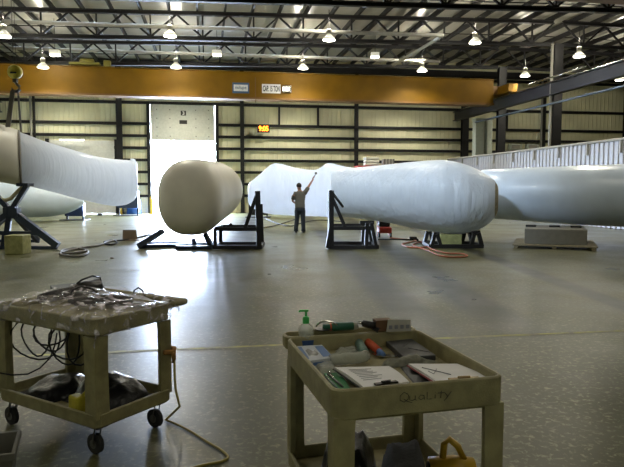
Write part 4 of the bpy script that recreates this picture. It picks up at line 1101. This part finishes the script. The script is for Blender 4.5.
# plastic film
rs = []
n1,n2 = 70,60
for i in range(n1+1):
    row = []
    for j in range(n2+1):
        s = -.13+ (i/n1)*.78; t_ = -.16+(j/n2)*1.16
        z = .858
        p = LL(s,t_,0)
        fx = noise.noise(p*3.1); f2 = noise.noise(p*9.0+Vector((4,0,0))); f3 = noise.noise(p*22+Vector((9,1,0)))
        z += .030*fx+.030*f2+.020*abs(f3)
        g_ = math.exp(-(((s-.30)/.17)**2+((t_-.42)/.25)**2))*.05; z += g_
        dx = dy = 0
        if s < 0:  z = .855+.01*f2 + s*.75; s = -.022+.03*f2*.5-.01*abs(f3)
        if t_ < 0:
            z = min(z,.86)+t_*.72; t_ = -.024+.028*f2-.015
        row.append(LL(s+.012*f3, t_+.012*f2, max(z,.855) if (s>=0 and t_>=0) else z))
    rs.append(row)
fm = MB(); fm.rings(rs, cap=False, closed=False)
tag(fm.build('plastic_film', M['film'], smooth=True), 'crinkled clear plastic film draped over the tools on the left cart', 'plastic sheet')
# black cords hanging between shelves
for k,(l,seed) in enumerate((('tangled black cords hanging beneath the top tray of left cart, inner bundle',1),('thin black cord looping wide beneath the left cart tray towards the left edge',2))):
    m = MB(); rnd = random.Random(seed)
    for q in range(5 if k == 0 else 2):
        if k == 0:
            base = LL(.25+rnd.uniform(-.06,.06), .62+rnd.uniform(-.12,.12), .735); w = rnd.uniform(.05,.13); dp = rnd.uniform(.18,.36)
        else:
            base = LL(.2, .85, .735); w = .10+.07*q; dp = .28+.03*q
        pts = []
        for i in range(17):
            a_ = i/16*2*PI; pts.append(base+Vector((math.sin(a_)*w, .03*math.sin(a_*2+q), -dp*(1-math.cos(a_))/2)))
        m.tube(pts, .006, 6)
    tag(m.build('black_cable', M['cord_black'], smooth=True), l, 'cord')
a = PZ(-5,374,.5)
run('black_cable', [PY(x,y,3.9+.012*i) for i,(x,y) in enumerate(((-12,370),(0,373),(12,375),(28,374),(40,368),(50,358),(55,345),(57,333)))], .005, M['cord_black'], 'single black cord sagging out to the left edge beneath the left cart', 'cord')
# lower shelf of left cart
zs2 = .215
def lump(name, mt, label, cat, s0,s1,t0,t1,z,h,seed,amp=.05):
    n = 16; rs = []
    for i in range(n+1):
        row = []
        for j in range(n+1):
            a_,b_ = i/n,j/n; p = LL(s0+(s1-s0)*a_, t0+(t1-t0)*b_, z)
            e = max(0,1-((2*a_-1)**2*.9+(2*b_-1)**2*.9)**1.2); e = e**.6 if e > 0 else 0
            p.z += h*e*(.85+.3*noise.noise(p*7+Vector((seed,0,0))))+amp*.5*e*noise.noise(p*16+Vector((0,seed,0)))
            row.append(p)
        rs.append(row)
    m = MB(); m.rings(rs, cap=False, closed=False)
    ed = [e for e in m.bm.edges if e.is_boundary]; r_ = bmesh.ops.extrude_edge_only(m.bm, edges=ed)
    for v_ in r_['geom']:
        if isinstance(v_, bmesh.types.BMVert): v_.co.z = z-.001
    bmesh.ops.contextual_create(m.bm, geom=[e for e in m.bm.edges if e.is_boundary])
    return tag(m.build(name, mt, smooth=True), label, cat)
lump('trash_bag', M['bag'], 'shiny black plastic bag heaped on lower shelf of the left cart', 'bag', .16,.57,.05,.56,zs2,.17,3)
lump('trash_bag', M['bag'], 'flatter black plastic bag on the lower shelf, left behind the heaped one', 'bag', .08,.50,.55,.93,zs2,.10,9)
yb = LL(.07,.26,zs2)
yt = thing('yellow_case', yb, 'small yellow plastic tool poking out by the near leg of the left cart', 'tool')
MB().box(yb+Vector((0,0,.06)),(.07,.10,.11),.9).build('housing', M['yellow_block'], yt, bevel=.012)
MB().tube([yb+Vector((.03,.0,.11)),yb+Vector((.05,.01,.135)),yb+Vector((.08,.03,.12))],.01,8).build('grip', M['yellow_block'], yt, smooth=True)
# orange tie on the far leg and yellow extension cord
q = LL(.66,.0,0)
cord = [PY(158,371,4.05),PY(160,385,4.05)]
tie = MB(); pL = LL(.60,-.012,.52)
tie.tube([LL(.53,-.02,.53),LL(.60,-.028,.52),LL(.64,.0,.53),LL(.635,.05,.525)], .016, 8)
tie.tube([LL(.60,-.03,.52),LL(.60,-.035,.47),LL(.585,-.035,.45)], [.018,.014,.008], 8)
tag(tie.build('rag', mat('rag_orange',(.36,.17,.05),.9), smooth=True), 'orange rag tied around the far right leg of the left cart', 'rag')
pts = [LL(.61,-.03,.48), LL(.61,-.028,.36), LL(.615,-.03,.26), LL(.64,-.04,.14)]
pts += ground_path([(166,421),(180,427),(193,434),(207,443),(222,452),(228,459),(220,463),(205,466),(190,470),(170,476)],.008)
run('extension_cord', pts, .008, M['cord_yellow'], 'yellow extension cord running from left cart leg across the floor', 'cord')
# bin bottom left
tl = [(-46,446),(16,434)]
c = PZ(-22,440,.0)
ce = PY(-16,446,2.9)
zt_ = ce.z
tb = thing('trash_bin', Vector((ce.x,ce.y,0)), 'grey plastic bin cut off at the bottom left corner', 'bin')
def sq(h,z,r=.03): return [Vector((ce.x,ce.y,z))+Matrix.Rotation(.35,3,'Z')@Vector((x*h,y*h,0)) for x,y in ((-1,-1),(1,-1),(1,1),(-1,1))]
m = MB(); m.rings([sq(.10,.005),sq(.145,zt_),sq(.135,zt_),sq(.092,.015)]); m.build('body', M['bin'], tb, bevel=.008)
m = MB(); 
m.rings([sq(.152,zt_-.03),sq(.152,zt_+.004),sq(.134,zt_+.004),sq(.134,zt_-.03),sq(.152,zt_-.03)],cap=False); m.build('rim', M['bin'], tb, bevel=.004)
# ------------------------------------------------------------------ daylight, camera
w = bpy.data.worlds.new('world'); SC.world = w; w.use_nodes = True
bg = w.node_tree.nodes['Background']
bg.inputs[0].default_value = (.60,.74,1.0,1); bg.inputs[1].default_value = 240.0
def portal(loc, rot, sx, sy):
    l = bpy.data.lights.new('door_portal','AREA'); l.shape='RECTANGLE'; l.size = sx; l.size_y = sy; l.cycles.is_portal = True
    o = bpy.data.objects.new('door_portal', l); C.objects.link(o); o.location = loc; o.rotation_euler = rot
portal(W((DOOR[0]+DOOR[1])/2,VB+.1,2.3), (PI/2,0,A0+PI), 4.0, 4.6)
cam = bpy.data.cameras.new('camera'); co = bpy.data.objects.new('camera', cam); C.objects.link(co)
co.location = (0,0,CAMZ); co.rotation_euler = (PI/2-TH,0,0)
cam.sensor_width = 36; cam.lens = 36*F/624; cam.clip_end = 300; cam.clip_start = .05
SC.camera = co
SC.view_settings.view_transform = 'Standard'; SC.view_settings.look = 'None'; SC.view_settings.gamma = 1
SC.view_settings.exposure = 0.0; SC.view_settings.use_curve_mapping = False
